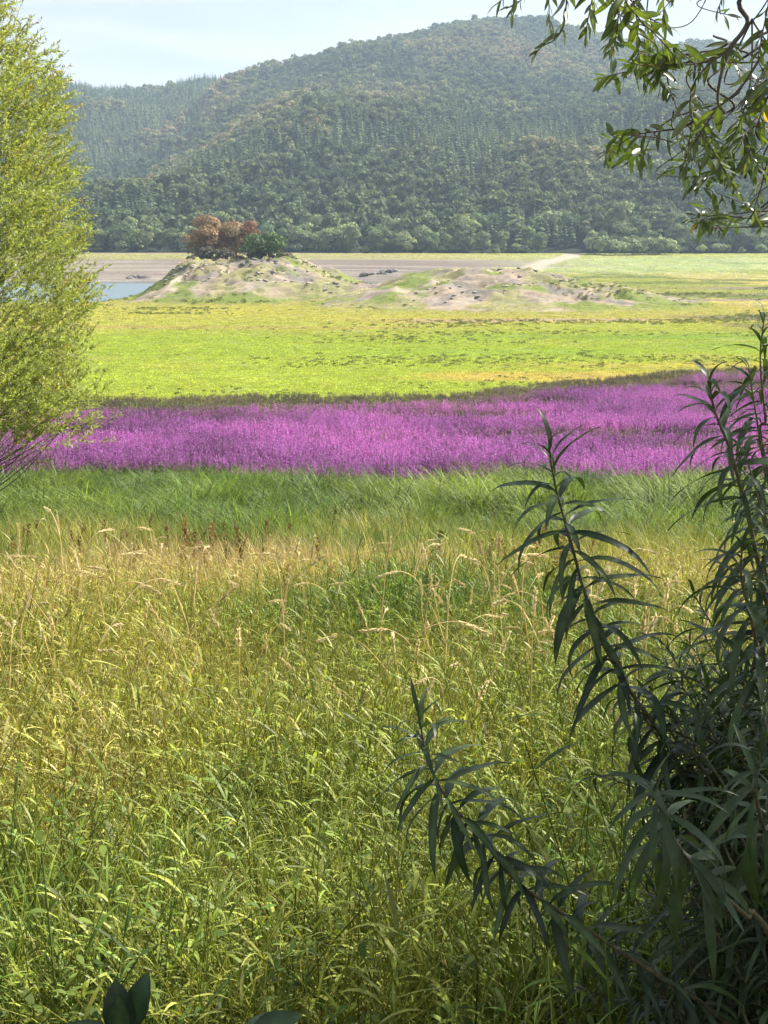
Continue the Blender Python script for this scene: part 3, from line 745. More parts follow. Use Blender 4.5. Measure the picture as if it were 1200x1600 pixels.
# ---- purple loosestrife
def loosestrife(flower, brown=0.0):
    a = Acc()
    ns_ = 5
    for k in range(ns_):
        bx, by = R.normal(size=2) * .13
        h = R.uniform(.6, .95); lx, ly = R.normal(size=2) * .13
        P = np.array([(bx, by, 0), (bx + lx * .5, by + ly * .5, h * .5), (bx + lx, by + ly, h)])
        V, F = tube(P, [.008, .007, .004], 3); a.add(V, F, (.10, .10, .05))
        m = 16; t = R.uniform(.1, .62, m); pp = np.array([np.interp(t, [0, .5, 1], P[:, i]) for i in range(3)]).T
        d = unit(m); d[:, 2] = np.abs(d[:, 2]) * .6
        V, F = leafquads(pp, d, unit(m) + (0, 0, 1.5), .11, .035); a.add(V, F, np.array((.10, .14, .05)) * R.uniform(.7, 1.4))
        m = 30; t = R.uniform(.56, 1.0, m); pp = np.array([np.interp(t, [0, .5, 1], P[:, i]) for i in range(3)]).T
        d = unit(m); d[:, 2] *= .5
        V, F = leafquads(pp, d, unit(m) + (0, 0, .8), .05 * (1.25 - .7 * t), .05)
        fl = (R.uniform(0, 1, m) < flower)
        cc = np.where(fl[:, None], np.array((.53, .19, .52)) * R.uniform(.75, 1.25, (m, 1)), np.array((.24, .22, .11)) * R.uniform(.7, 1.3, (m, 1)))
        a.add(V, F, np.repeat(cc, 4, 0))
    return a.mesh('loosestrife', M['loosestrife'])
LS = [loosestrife(1.0) for _ in range(5)] + [loosestrife(.55) for _ in range(3)] + [loosestrife(.12) for _ in range(3)]
n = 66000
py = np.sqrt(R.uniform(41.5 ** 2, 108 ** 2, n)); px = R.uniform(-1, 1, n) * (4 + .36 * py)
n1 = fbm(px * .12, py * .12, 121, 4); n2 = fbm(px * .5, py * .25, 122, 3)
near_e = 43.2 + 5.0 * (fbm(px * .22, 0 * px, 123, 3) - .5) + 1.6 * sstep(-11.2, -9.5, -np.abs(px + 10.5) * 0 + (-px - 20)) + np.where(px < -8.6, 1.6, 0) * 1.0
far_e = np.interp(px / py, [-.35, -.2, -.05, .06, .1, .17, .3], [74, 73, 75, 77, 82, 88, 99]) + 5 * (n1 - .5)
keep = (py > near_e + 1.6 * R.uniform(-1, 1, n) ** 3) & (py < far_e + 8) & (fbm(px * 1.1, py * .7, 125, 3) > .27)
px, py, n1, n2, far_e = px[keep], py[keep], n1[keep], n2[keep], far_e[keep]; n = len(px)
fl = 1.0 - .0 * n1
fl = fl - .8 * sstep(-5, 3, py - far_e) - .45 * sstep(-16, 0, py - far_e + 6 * (n2 - .5))
fl = fl - .75 * ell(px, py, 9.5, 59, 7.5, 2.2, .6, .4, 5) - .5 * ell(px, py, 13, 53, 5, 3, .7, .5, 6) - .55 * ell(px, py, -6.5, 45.2, 2.8, 1.6, .7, .4, 7) - .4 * ell(px, py, 3, 45, 4, 1.2, .7, .4, 8)
fl = fl - .9 * ell(px, py, -6.6, 47.6, .55, .45, .4) - .6 * ell(px, py, 4, 67, 5, 2, .7, .4, 9) - .6 * sstep(.54, .68, n1) 
r_ = R.uniform(-.18, .18, n) + fl
which = np.where(r_ > .72, R.integers(0, 5, n), np.where(r_ > .38, 5 + R.integers(0, 3, n), 8 + R.integers(0, 3, n)))
scatter('purple_loosestrife', np.stack([px, py, H(px, py) - .02], -1), R.uniform(0, 6.28, n), R.uniform(.75, 1.2, n) * np.interp(fl, [0, .6], [.38, 1.0]), np.clip(.5 + 1.6 * (fbm(px * .3, py * .2, 124, 4) - .5), 0, 1), which, LS,
        'broad band of purple loosestrife in full flower across the lake bed', 'wildflowers')

# ---- sedge, lodged into waves
def sedge(k, lodge):
    b = np.concatenate([R.normal(size=(k, 2)) * .16, np.zeros((k, 1))], 1)
    az = R.normal(size=k) * (.55 if lodge else 1.6) + R.uniform(-.2, .2)
    ln = R.uniform(.7, 1.25, k)
    V, F = blades(b, az, R.uniform(.1, .45, k) + (.55 if lodge else 0), R.uniform(.7, 1.7, k), ln, R.uniform(.018, .034, k), 6, 'blade')
    return Acc().add(V, F, np.repeat(R.uniform(.55, 1.6, k), 14)[:, None]).mesh('sedge', M['sedge'])
SG = [sedge(26, True) for _ in range(4)] + [sedge(22, False) for _ in range(3)]
x, y = wedge(22000, 10.5, 46, .36, 2.5)
nw_ = fbm(x * .16, y * .16, 131, 3); tuss = fbm(x * .5, y * .35, 132, 3)
edge = 43.2 + 5.0 * (fbm(x * .22, 0 * x, 123, 3) - .5) + np.where(x < -8.6, 1.6, 0) + .8
keep = (y < edge) & (R.uniform(0, 1, len(x)) < np.maximum(sstep(14.5, 20, y + 3 * (nw_ - .5)), .75 * sstep(.5, .6, fbm(x * .4, y * .35, 135, 3)) * sstep(10.5, 13, y))) & (tuss > .36)
x, y, nw_, tuss = x[keep], y[keep], nw_[keep], tuss[keep]; n = len(x)
tone = np.clip(.92 - sstep(12.5, 22, y + 7 * (fbm(x * .2, y * .2, 133, 3) - .5)) * .75 + 1.0 * (nw_ - .5) + .7 * (tuss - .5), 0, 1)
tone = np.where((ell(x, y, 2.6, 21, 2.4, 1.4, .5, .3, 4) > .5) | (fbm(x * .35, y * .3, 136, 3) > .6), .02, tone)
flow = fbm(x * .22, y * .22, 134, 2) * 10 + 1.2
which = np.where(R.uniform(0, 1, n) < .6, R.integers(0, 4, n), 4 + R.integers(0, 3, n))
scatter('sedge', np.stack([x, y, H(x, y) - .02], -1), flow + R.normal(size=n) * .8, np.clip((.4 + 1.7 * (tuss - .34) + .6 * (nw_ - .4)) * R.uniform(.8, 1.2, n), .3, np.interp(y, [11, 20, 26], [.55, .75, 1.25])), tone, which, SG,
        'lush dark green sedge lodged into waves before the purple flowers', 'sedge')

# ---- foreground meadow
def leafy_tuft():
    a = Acc()
    for k in range(5):
        b = R.normal(size=2) * .07; h = R.uniform(.5, .95); ln = R.normal(size=2) * .16
        P = spline([(b[0], b[1], 0), (b[0] + ln[0] * .35, b[1] + ln[1] * .35, h * .55), (b[0] + ln[0], b[1] + ln[1], h)], 4)
        V, F = tube(P, np.linspace(.0022, .001, len(P)), 3); a.add(V, F, (1.0, .95, .8))
        m = R.integers(5, 9); t = np.sort(R.uniform(.15, 1, m)); i = np.minimum((t * (len(P) - 1)).astype(int), len(P) - 1)
        az = R.uniform(0, 6.28) + np.arange(m) * 3.14 + R.normal(size=m) * .6
        V, F = blades(P[i], az, R.uniform(.3, .9, m), R.uniform(.4, 1.8, m), R.uniform(.05, .165, m), R.uniform(.0055, .0105, m), 5, 'lance', 1.2)
        a.add(V, F, np.repeat(R.uniform(.45, 1.6, m), 12)[:, None] * (1, 1, R.uniform(.7, 1.2)))
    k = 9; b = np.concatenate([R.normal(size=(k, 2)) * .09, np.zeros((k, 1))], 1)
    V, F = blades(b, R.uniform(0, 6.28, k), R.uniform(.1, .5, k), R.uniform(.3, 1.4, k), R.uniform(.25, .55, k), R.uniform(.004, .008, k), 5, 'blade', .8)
    a.add(V, F, np.repeat(R.uniform(.35, .8, k), 12)[:, None] * (1.15, .72, .6))  # dead-leaf brown, also darkened to paint shade low in the tuft
    return a.mesh('leafy_grass', M['leafy_grass'])
def fine_tuft(k=30, w=.0035, hh=(.35, .8)):
    b = np.concatenate([R.normal(size=(k, 2)) * .09, np.zeros((k, 1))], 1)
    V, F = blades(b, R.uniform(0, 6.28, k), R.uniform(.02, .35, k), R.uniform(.2, 1.5, k), R.uniform(*hh, k), np.full(k, w), 6, 'blade', .8)
    return Acc().add(V, F, np.repeat(R.uniform(.5, 1.55, k), 14)[:, None]).mesh('fine_grass', M['fine_grass'])
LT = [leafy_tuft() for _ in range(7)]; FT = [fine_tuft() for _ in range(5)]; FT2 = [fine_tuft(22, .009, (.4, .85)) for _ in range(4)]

def tonemap(x, y):
    t = .34 + 1.3 * (fbm(x * .45, y * .3, 141, 4) - .5) + .5 * (fbm(x * 1.6, y * 1.2, 142, 3) - .5)
    t = t + .34 * ell(x, y, -1.0, 4.6, .65, .9, .7, .4, 3) + .2 * ell(x, y, -1.55, 4.2, .35, .7, .7)
    t = t + .05 * sstep(6, 8, y) * (1 - sstep(10, 14, y)) + .12 * sstep(9, 11, y) * (1 - sstep(14, 19, y)) * sstep(.45, .6, fbm(x * .3, y * .3, 143, 3))
    t = t - .10 * (1 - sstep(3.4, 4.6, y)) - .13 * sstep(7.5, 10, y) + .5 * sstep(8, 11, y) * (fbm(x * .35, y * .3, 146, 3) - .5)
    t = t + .38 * ell(x, y, -2.0, 14.5, 1.4, 1.6, .7, .5, 12) + .3 * ell(x, y, 1.3, 11.8, .6, .9, .7, .4, 13) + .3 * ell(x, y, -.7, 10.5, .8, .6, .7, .4, 14)
    return np.clip(t, 0, 1)

x, y = wedge(11500, 2.5, 11, .36, .9)
dn = fbm(x * .9, y * .9, 151, 3)
keep = (dn > .3) | (R.uniform(0, 1, len(x)) < .5)
x, y = x[keep], y[keep]; n = len(x)
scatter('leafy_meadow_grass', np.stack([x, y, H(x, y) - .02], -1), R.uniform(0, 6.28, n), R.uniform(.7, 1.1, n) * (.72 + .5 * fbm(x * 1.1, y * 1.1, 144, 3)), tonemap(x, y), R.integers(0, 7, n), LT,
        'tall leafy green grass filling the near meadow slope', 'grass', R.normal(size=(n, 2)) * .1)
x, y = wedge(12500, 2.5, 14, .36, .9); n = len(x)
scatter('fine_meadow_grass', np.stack([x, y, H(x, y) - .02], -1), R.uniform(0, 6.28, n), R.uniform(.7, 1.15, n), np.clip(tonemap(x, y) + .1 + .45 * (R.uniform(0, 1, n) < .15), 0, 1), R.integers(0, 5, n), FT,
        'thin yellowing grass blades mixed through the near meadow', 'grass', R.normal(size=(n, 2)) * .1)
x, y = wedge(9500, 9, 24, .36, 1.5)
keep = R.uniform(0, 1, len(x)) < (1 - sstep(17, 24, y)) * sstep(.3, .48, fbm(x * .45, y * .35, 145, 3)); x, y = x[keep], y[keep]; n = len(x)
scatter('meadow_grass', np.stack([x, y, H(x, y) - .02], -1), R.uniform(0, 6.28, n), R.uniform(.7, 1.2, n), np.clip(tonemap(x, y), 0, 1), R.integers(0, 4, n), FT2,
        'yellow green grass of the meadow between near slope and sedge', 'grass', R.normal(size=(n, 2)) * .12)

# ---- broad-leaved herbs near the bottom
def herb(h, k, ls):
    a = Acc()
    P = spline([(0, 0, 0), (R.normal() * .05, R.normal() * .05, h * .6), (R.normal() * .1, R.normal() * .1, h)], 5)
    V, F = tube(P, np.linspace(.003, .0015, len(P)), 4); a.add(V, F, (1.0, .9, .8))
    for j in range(k):
        t = .25 + .75 * j / (k - 1); i = int(t * (len(P) - 1))
        for s in (0, math.pi):
            az = j * 1.57 + s + R.normal() * .2
            L_ = ls * (1.1 - .5 * t) * R.uniform(.8, 1.2)
            V, F = blades(P[i][None], np.array([az]), np.array([R.uniform(.7, 1.1)]), np.array([R.uniform(.2, .9)]), np.array([L_]), np.array([L_ * .42]), 5, 'lance')
            a.add(V, F, R.uniform(.8, 1.25))
    return a.mesh('herb', M['herb'])
HB = [herb(R.uniform(.35, .6), 7, .05) for _ in range(5)]
x, y = wedge(1900, 2.3, 4.6, .42, 1.0)
m_ = sstep(.42, .56, fbm(x * .9, y * .9, 161, 3) + .16 * (1 - sstep(3.3, 4.2, y)) + .22 * sstep(.2, .6, x) - .04)
keep = R.uniform(0, 1, len(x)) < m_; x, y = x[keep], y[keep]; n = len(x)
scatter('broad_leaved_herbs', np.stack([x, y, H(x, y) - .01], -1), R.uniform(0, 6.28, n), R.uniform(.8, 1.25, n), R.uniform(.1, .9, n), R.integers(0, 5, n), HB,
        'broad leaved green herbs growing low among the near grass', 'herbs', R.normal(size=(n, 2)) * .12)

# ---- single straw stalks with seed heads
def stalk(h, droop, hl):
    an = R.uniform(-.6, .6)
    dx = droop
    P = spline([(0, 0, 0), (dx * .12, an * .05, h * .5), (dx * .45, an * .1, h * .86), (dx * .75, an * .12, h * .97), (dx * 1.1, an * .14, h * (.97 if droop > .25 else 1.08))], 5)
    cut = int(len(P) * .78)
    V, F = tube(P[:cut + 1], np.linspace(.003, .002, cut + 1), 4)
    st = Acc().add(V, F, (1, .95, .85)).mesh('stem', M['straw'])
    Q = P[cut:]; k = 46; t = np.sort(R.uniform(0, 1, k)); pp = np.array([np.interp(t, np.linspace(0, 1, len(Q)), Q[:, i]) for i in range(3)]).T
    tan = (Q[-1] - Q[0]); tan /= np.linalg.norm(tan)
    D = tan * 1.0 + unit(k) * .55
    V, F = leafquads(pp, D, unit(k), R.uniform(.018, .032, k) * (1.1 - .5 * t), .009)
    a = Acc().add(V, F, np.repeat(R.uniform(.85, 1.25, k), 4)[:, None])
    V, F = tube(Q, np.linspace(.005, .002, len(Q)), 4); a.add(V, F, (.95, .9, .8))
    return st, a.mesh('seed_head', M['straw'])
SK = [stalk(R.uniform(.95, 1.25), d, .14) for d in (.04, .08, .12, .2, .28, .32, .36, .42, .3, .16)]
def sk_label(x, y, v):
    shape = 'upright' if v in (0, 1, 2) else 'leaning' if v in (3, 9) else 'nodding'
    where_ = ('among the rusty dock plants' if y > 9.5 else 'in front of the osier bush tips' if x > .6 and y < 8 else 'over the leafy near grass' if y < 6 else
              'in the straw meadow below the willow' if x < -.6 else 'in the open straw meadow')
    return 'pale straw grass stalk with ' + shape + ' seed head ' + where_
def put_stalk(x, y, v, s, rz, tl):
    t = ob('grass_stalk', None, loc=(x, y, zat(x, y) - .01), label=sk_label(x, y, v), cat='grass stalk', group='straw stalks ' + sk_label(x, y, v).split(' head ')[1])
    t.rotation_euler = (tl[0], tl[1], rz); t.scale = (s, s, s)
    ob('stem', SK[v][0], t); ob('seed_head', SK[v][1], t)
cnt = 0
while cnt < 285:
    y = float(R.choice([R.uniform(4.6, 7.5), R.uniform(5.5, 9.5), R.uniform(8, 13)], p=[.3, .45, .25])); x = float(R.uniform(-.31, .27) * y)
    if fbm(np.array([x * .5]), np.array([y * .4]), 171, 3)[0] + (.12 if .02 < x / y < .16 and 5 < y < 8 else 0) < R.uniform(.34, .62): continue
    put_stalk(x, y, int(R.integers(0, 10)), R.uniform(.72, 1.1) * (.8 if y > 9 else 1), R.normal() * .9 + (0 if R.uniform() < .6 else 3.1), R.normal(size=2) * .16)
    cnt += 1

# ---- dock and other brown flowering weeds
def dock(h):
    a = Acc()
    P = spline([(0, 0, 0), (R.normal() * .03, 0, h * .5), (R.normal() * .06, 0, h)], 5)
    V, F = tube(P, np.linspace(.006, .002, len(P)), 5)
    st = Acc().add(V, F, (.7, .7, .6)).mesh('stem', M['dock'])
    m = 120; t = R.uniform(.3, 1, m); pp = np.array([np.interp(t, np.linspace(0, 1, len(P)), P[:, i]) for i in range(3)]).T
    off = unit(m) * (1, 1, .6) * (.045 * (1.3 - t) * R.uniform(.3, 1.3, m))[:, None]
    V, F = leafquads(pp + off, unit(m) + (0, 0, .4), unit(m), .03, .022)
    fl = Acc().add(V, F, np.repeat(R.uniform(.7, 1.3, m), 4)[:, None]).mesh('seed_cluster', M['dock'])
    k = 8; pp = P[R.integers(1, 5, k)]
    V, F = blades(pp, R.uniform(0, 6.28, k), R.uniform(.4, 1, k), R.uniform(.4, 1.2, k), R.uniform(.12, .25, k), np.full(k, .035), 5, 'lance')
    lf = Acc().add(V, F, np.repeat(R.uniform(.6, 1.2, k), 12)[:, None]).mesh('foliage', M['dock'])
    return st, fl, lf
DC = [dock(R.uniform(.75, 1.1)) for _ in range(5)]
for k in range(80):
    y = float(R.uniform(9.5, 19)); x = float(R.uniform(-.3, .2) * y)
    if k < 40: x = float(R.normal(-.17, .06) * y); y = float(R.uniform(12, 18))
    elif k < 60: x = float(R.normal(.11, .03) * 12); y = float(R.uniform(10.5, 13.5))
    dk = ('in the straw meadow below the willow' if x < -1.8 else 'beside the upper osier twig' if x > 1.1 else 'in the middle meadow') + (' close to the sedge' if y > 14.5 else '')
    dk = ('rusty dock plant ' + dk, 'dock plants ' + dk)
    t = ob('dock_plant', None, loc=(x, y, zat(x, y) - .01), label=dk[0], cat='dock plant', group=dk[1])
    s = R.uniform(.75, 1.05); t.scale = (s, s, s); t.rotation_euler = (R.normal() * .08, R.normal() * .08, R.uniform(0, 6.28))
    for nm, me in zip(('stem', 'seed_cluster', 'foliage'), DC[k % 5]): ob(nm, me, t, kind=None if nm == 'stem' else 'stuff')

# ------------------------------------------------------------------ willow tree on the left
TX, TY = -8.5, 26.0
tz = zat(TX, TY)
wt = ob('willow_tree', None, loc=(TX, TY, tz), label='bright yellow green willow tree standing beside the sedge and purple flowers', cat='tree')
CRZ = [-3.7, -3.2, -2.3, -.6, 1.0, 3.1, 4.4, 5.6, 6.4]; CRR = [1.7, 2.45, 2.8, 2.85, 2.85, 2.3, 1.55, .85, .2]
def crownpt(n, lo=.25):
    z = R.uniform(-3.7, 6.2, n * 3); r = np.interp(z, CRZ, CRR)
    k = R.uniform(0, 1, n * 3) < (r / 2.75) ** 1.6
    z, r = z[k][:n], r[k][:n]
    an = R.uniform(0, 6.28, len(z)); q = np.sqrt(R.uniform(lo ** 2, 1, len(z))) * (.84 + .3 * fbm(an * 2.2, z * 1.1, 181, 3))
    return np.stack([r * q * np.cos(an), r * q * np.sin(an), z - tz], -1)
stems = []
for k in range(6):
    an = k * 1.05 + .3; q = R.uniform(.5, 1.2); tp_ = R.uniform(7, 10.6)
    P = spline([(.25 * math.cos(an), .25 * math.sin(an), -.3), (q * .6 * math.cos(an), q * .6 * math.sin(an), tp_ * .3), (q * math.cos(an), q * math.sin(an), tp_ * .65), (q * .8 * math.cos(an), q * .8 * math.sin(an), tp_)], 8)
    V, F = tube(P, np.linspace(.055, .010, len(P)), 7); ob('trunk', Acc().add(V, F).mesh('trunk', M['bark'], True), wt); stems.append(P)
twig = Acc()
ends = crownpt(320, .3)
low_e = np.array([at(c, r, 26 + R.uniform(-1, 1)) - (TX, TY, tz) for c, r in [(130, 645), (140, 628), (110, 652), (95, 668), (60, 660), (120, 620), (75, 640), (40, 680), (30, 655), (60, 690), (100, 640), (85, 655), (20, 700)]])
nb = 0
for i, e in enumerate(np.vstack([low_e, ends])):
    S = stems[int(R.integers(0, 6))] if i >= len(low_e) else stems[0 if i % 2 else 5]
    zz = max(.25, e[2] - R.uniform(.8, 2.6)) if i >= len(low_e) else R.uniform(.35, 1.3)
    s = S[int(np.argmin(np.abs(S[:, 2] - zz)))]
    mid = s * .45 + e * .55 + (0, 0, -.12 - R.uniform(0, .15) * (i < len(low_e)))
    P = spline([s, mid, e], 6)
    r0 = .015 if i < len(low_e) else .010
    V, F = tube(P, np.linspace(r0, .003, len(P)), 4)
    if i < len(low_e): ob('branch', Acc().add(V, F).mesh('branch', M['bark'], True), wt)
    else: twig.add(V, F)
o = ob('twigs', twig.mesh('twigs', M['bark']), wt, kind='stuff')
# leaves on fine shoots
sh = np.vstack([crownpt(5600, .62), crownpt(1000, .1)])
top = crownpt(3000, .6); top = top[top[:, 2] + tz > 2.4][:110]
low2 = np.repeat(low_e, 11, 0) + R.normal(size=(len(low_e) * 11, 3)) * .24
A_ = Acc(); shoots = Acc()
for i, b in enumerate(np.vstack([sh, top, low2])):
    tp_ = len(sh) <= i < len(sh) + len(top)
    if i < len(sh) and fbm(np.array([math.atan2(b[1], b[0]) * 2.4]), np.array([b[2] * .9]), 183, 3)[0] < R.uniform(.15, .34): continue
    o_ = b * (1, 1, 0); o_ /= np.linalg.norm(o_) + 1e-6
    d = np.array((0, 0, 1.5 if tp_ else .75)) + o_ * (.35 if tp_ else .7) + R.normal(size=3) * (.2 if tp_ else .45); d /= np.linalg.norm(d)
    ln = R.uniform(.45, .9) if tp_ else R.uniform(.25, .5); k = 16 if i >= len(sh) + len(top) else 24
    if i >= len(sh) + len(top): ln *= .7
    t = np.linspace(.05, 1, k)[:, None]
    pp = b + d * ln * t + o_ * .1 * t ** 2
    D = d + unit(k) * .95; Nn = unit(k) + (0, 0, .7)
    V, F = leafquads(pp, D, Nn, R.uniform(.07, .12, k), R.uniform(.022, .034, k))
    A_.add(V, F, np.repeat(np.clip(R.normal(1, .33, k), .35, 1.9), 4)[:, None] * ((1.15, .85, .7) if R.uniform() < .06 else (1, 1, 1)))
    if tp_ or i % 2: 
        V, F = tube(pp[[0, k // 2, k - 1]], [.004, .003, .0015], 3); shoots.add(V, F)
ob('foliage', A_.mesh('foliage', M['bank_willow']), wt, kind='stuff')
ob('shoots', shoots.mesh('shoots', M['osier_stem']), wt, kind='stuff')

# ------------------------------------------------------------------ leaf meshes for the near shrubs
def leafmesh(name, L_, W_, droop, mat, fold=.25, n=7, shape=.8, wave=0.0):
    t = np.linspace(0, 1, n + 1)
    w = W_ * .5 * (np.sin(math.pi * t ** shape) ** .8 * .97 + .03 * (1 - t))
    an = -droop * t ** 1.3
    y = np.concatenate([[0], np.cumsum(np.cos(an[1:]) * L_ / n)]); z = np.concatenate([[0], np.cumsum(np.sin(an[1:]) * L_ / n)])
    ph = R.uniform(0, 6)
    V = np.stack([np.stack([-w, y, z + fold * w + wave * np.sin(t * 9 + ph)], -1), np.stack([0 * w, y, z], -1), np.stack([w, y, z + fold * w + wave * np.sin(t * 8 + ph + 1)], -1)], 1).reshape(-1, 3)
    b = (np.arange(n) * 3)[:, None]
    F = np.concatenate([b + [0, 1, 4, 3], b + [1, 2, 5, 4]])
    return mesh(name, V, [F], mat, True, np.tile([[.85, .85, .85], [1.7, 1.65, 1.4], [.95, .95, .95]], (n + 1, 1)))
OL = [leafmesh('leaf', .15, R.uniform(.0125, .0185), R.uniform(.5, 2.0), M['osier'], .35, 9, .75, .0022) for _ in range(12)]
WL = [leafmesh('leaf', .072, R.uniform(.014, .019), R.uniform(-.2, .6), M['willow'], .25, 6, .85, .0006) for _ in range(8)]
SL = [leafmesh('leaf', .10, .05, R.uniform(-.1, .5), M['sapling'], .2, 7, .75, .001) for _ in range(4)]

def orient(d, up):
    """matrix whose Y runs along the leaf and whose Z is the leaf's upper side"""
    d = Vector(d).normalized(); x = d.cross(Vector(up))
    if x.length < 1e-4: x = d.cross(Vector((1, 0, 0)))
    x.normalize(); z = x.cross(d)
    return Matrix((x, d, z)).transposed()

MAXLEAF = 296
class Shrub:
    """a shrub: branches are parts, each single leaf hangs on its branch; leaves past the limit are joined"""
    def __init__(s, name, loc, label, cat, meshes, bark, leafmat_):
        s.root = ob(name, None, loc=loc, label=label, cat=cat); s.loc = np.asarray(loc, float)
        s.meshes, s.bark, s.lm, s.nleaf, s.rest, s.kk = meshes, bark, leafmat_, 0, Acc(), 0
    def leaf(s, br, p, d, up, ln, base_len):
        me = s.meshes[int(R.integers(0, len(s.meshes)))]
        mat = orient(d, up); k = ln / base_len
        if s.nleaf < MAXLEAF and br is not None:
            o = ob('leaf', me, br); o.matrix_local = Matrix.Translation(Vector(p - s.loc)) @ mat.to_4x4() @ Matrix.Diagonal((R.uniform(.85, 1.2) * k, k, k, 1))
            s.nleaf += 1
        else:
            V = np.array([v.co[:] for v in me.vertices]) * k @ np.array(mat).T + (p - s.loc)
            F = np.array([q.vertices[:] for q in me.polygons]); s.rest.add(V, F)
    def branch(s, P, r0, r1):
        V, F = tube(P - s.loc, np.linspace(r0, r1, len(P)), 6)
        return ob('branch', Acc().add(V, F).mesh('branch', s.bark, True), s.root)
    def finish(s):
        if s.rest.n: ob('foliage', s.rest.mesh('foliage', s.lm, True), s.root, kind='stuff')

def arc_resample(P, step):
    d = np.concatenate([[0], np.cumsum(np.linalg.norm(np.diff(P, axis=0), axis=1))])
    q = np.arange(0, d[-1], step)
    return np.array([np.interp(q, d, P[:, i]) for i in range(3)]).T, q

def leafy(sh, tip_to_base, r0, r1, step, ln, span, single=True, base_len=.15, spread=1.05, grav=.12, bare=0.0, jitter=.2):
    """leaves spiral down a branch from its tip"""
    P = spline(tip_to_base, 8)
    br = sh.branch(P[::-1], r0, r1)
    Q, q = arc_resample(P, step)
    T = np.gradient(Q, axis=0); T = -T / (np.linalg.norm(T, axis=1)[:, None] + 1e-9)      # towards the tip
    for i in range(len(Q)):
        if q[i] > span: break
        if q[i] < bare: continue
        sh.kk += 1
        an = sh.kk * 2.4 + R.normal() * jitter
        a = np.cross(T[i], (.2, .3, .9)); a /= np.linalg.norm(a); b = np.cross(T[i], a)
        rad_ = a * math.cos(an) + b * math.sin(an)
        open_ = spread * min(1.3, .3 + q[i] * 8)
        d = T[i] * math.cos(open_) + rad_ * math.sin(open_) + np.array((0, 0, -grav * min(1, q[i] * 6)))
        l = ln * min(1, .5 + q[i] * 4) * R.uniform(.6, 1.18)
        up = T[i] * .6 + np.array((0, 0, .8)) + R.normal(size=3) * .25
        sh.leaf(br if single else None, Q[i], d, up, l, base_len)
    return br

# ------------------------------------------------------------------ osier bush on the right
OB = np.array((1.25, 2.35, zat(1.25, 2.35)))
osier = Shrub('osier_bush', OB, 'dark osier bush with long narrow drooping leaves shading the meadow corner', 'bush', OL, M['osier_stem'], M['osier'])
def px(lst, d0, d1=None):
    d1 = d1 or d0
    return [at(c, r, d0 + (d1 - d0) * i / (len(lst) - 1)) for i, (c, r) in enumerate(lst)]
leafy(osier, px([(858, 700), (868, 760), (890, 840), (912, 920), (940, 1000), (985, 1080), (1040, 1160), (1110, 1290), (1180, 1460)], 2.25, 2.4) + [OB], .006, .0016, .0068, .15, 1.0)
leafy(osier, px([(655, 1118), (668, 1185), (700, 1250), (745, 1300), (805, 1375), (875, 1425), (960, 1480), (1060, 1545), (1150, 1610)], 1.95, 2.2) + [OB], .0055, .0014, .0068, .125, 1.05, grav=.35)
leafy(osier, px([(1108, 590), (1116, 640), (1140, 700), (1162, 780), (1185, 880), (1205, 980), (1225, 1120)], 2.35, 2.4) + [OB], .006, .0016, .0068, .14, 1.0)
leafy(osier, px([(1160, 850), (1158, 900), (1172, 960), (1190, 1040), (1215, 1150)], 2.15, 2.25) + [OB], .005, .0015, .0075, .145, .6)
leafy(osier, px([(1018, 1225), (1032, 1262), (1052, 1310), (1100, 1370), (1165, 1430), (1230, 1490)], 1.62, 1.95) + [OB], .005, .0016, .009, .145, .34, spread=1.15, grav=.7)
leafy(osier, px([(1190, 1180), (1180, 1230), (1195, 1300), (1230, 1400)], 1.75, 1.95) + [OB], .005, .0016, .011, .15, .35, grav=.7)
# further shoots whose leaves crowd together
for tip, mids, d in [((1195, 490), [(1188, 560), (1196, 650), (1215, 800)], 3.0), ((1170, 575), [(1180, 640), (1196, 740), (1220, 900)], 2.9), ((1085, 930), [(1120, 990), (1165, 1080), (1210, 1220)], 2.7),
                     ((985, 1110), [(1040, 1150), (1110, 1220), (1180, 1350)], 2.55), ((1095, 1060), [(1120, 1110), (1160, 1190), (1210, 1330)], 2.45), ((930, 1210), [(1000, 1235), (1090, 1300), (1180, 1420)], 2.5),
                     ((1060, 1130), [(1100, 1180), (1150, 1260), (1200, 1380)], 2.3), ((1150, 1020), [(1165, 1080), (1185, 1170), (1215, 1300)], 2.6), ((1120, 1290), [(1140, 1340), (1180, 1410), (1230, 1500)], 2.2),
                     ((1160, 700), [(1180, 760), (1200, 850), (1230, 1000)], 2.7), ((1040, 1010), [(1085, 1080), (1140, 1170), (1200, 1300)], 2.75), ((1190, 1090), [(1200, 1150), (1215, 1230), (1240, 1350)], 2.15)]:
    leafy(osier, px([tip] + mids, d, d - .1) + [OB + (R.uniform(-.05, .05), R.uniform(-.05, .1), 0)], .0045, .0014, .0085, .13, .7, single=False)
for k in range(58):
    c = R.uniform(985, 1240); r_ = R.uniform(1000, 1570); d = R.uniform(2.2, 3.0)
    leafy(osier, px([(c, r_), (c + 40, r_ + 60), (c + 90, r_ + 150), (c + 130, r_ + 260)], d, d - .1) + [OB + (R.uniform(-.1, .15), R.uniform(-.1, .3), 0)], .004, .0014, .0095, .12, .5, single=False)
osier.finish()

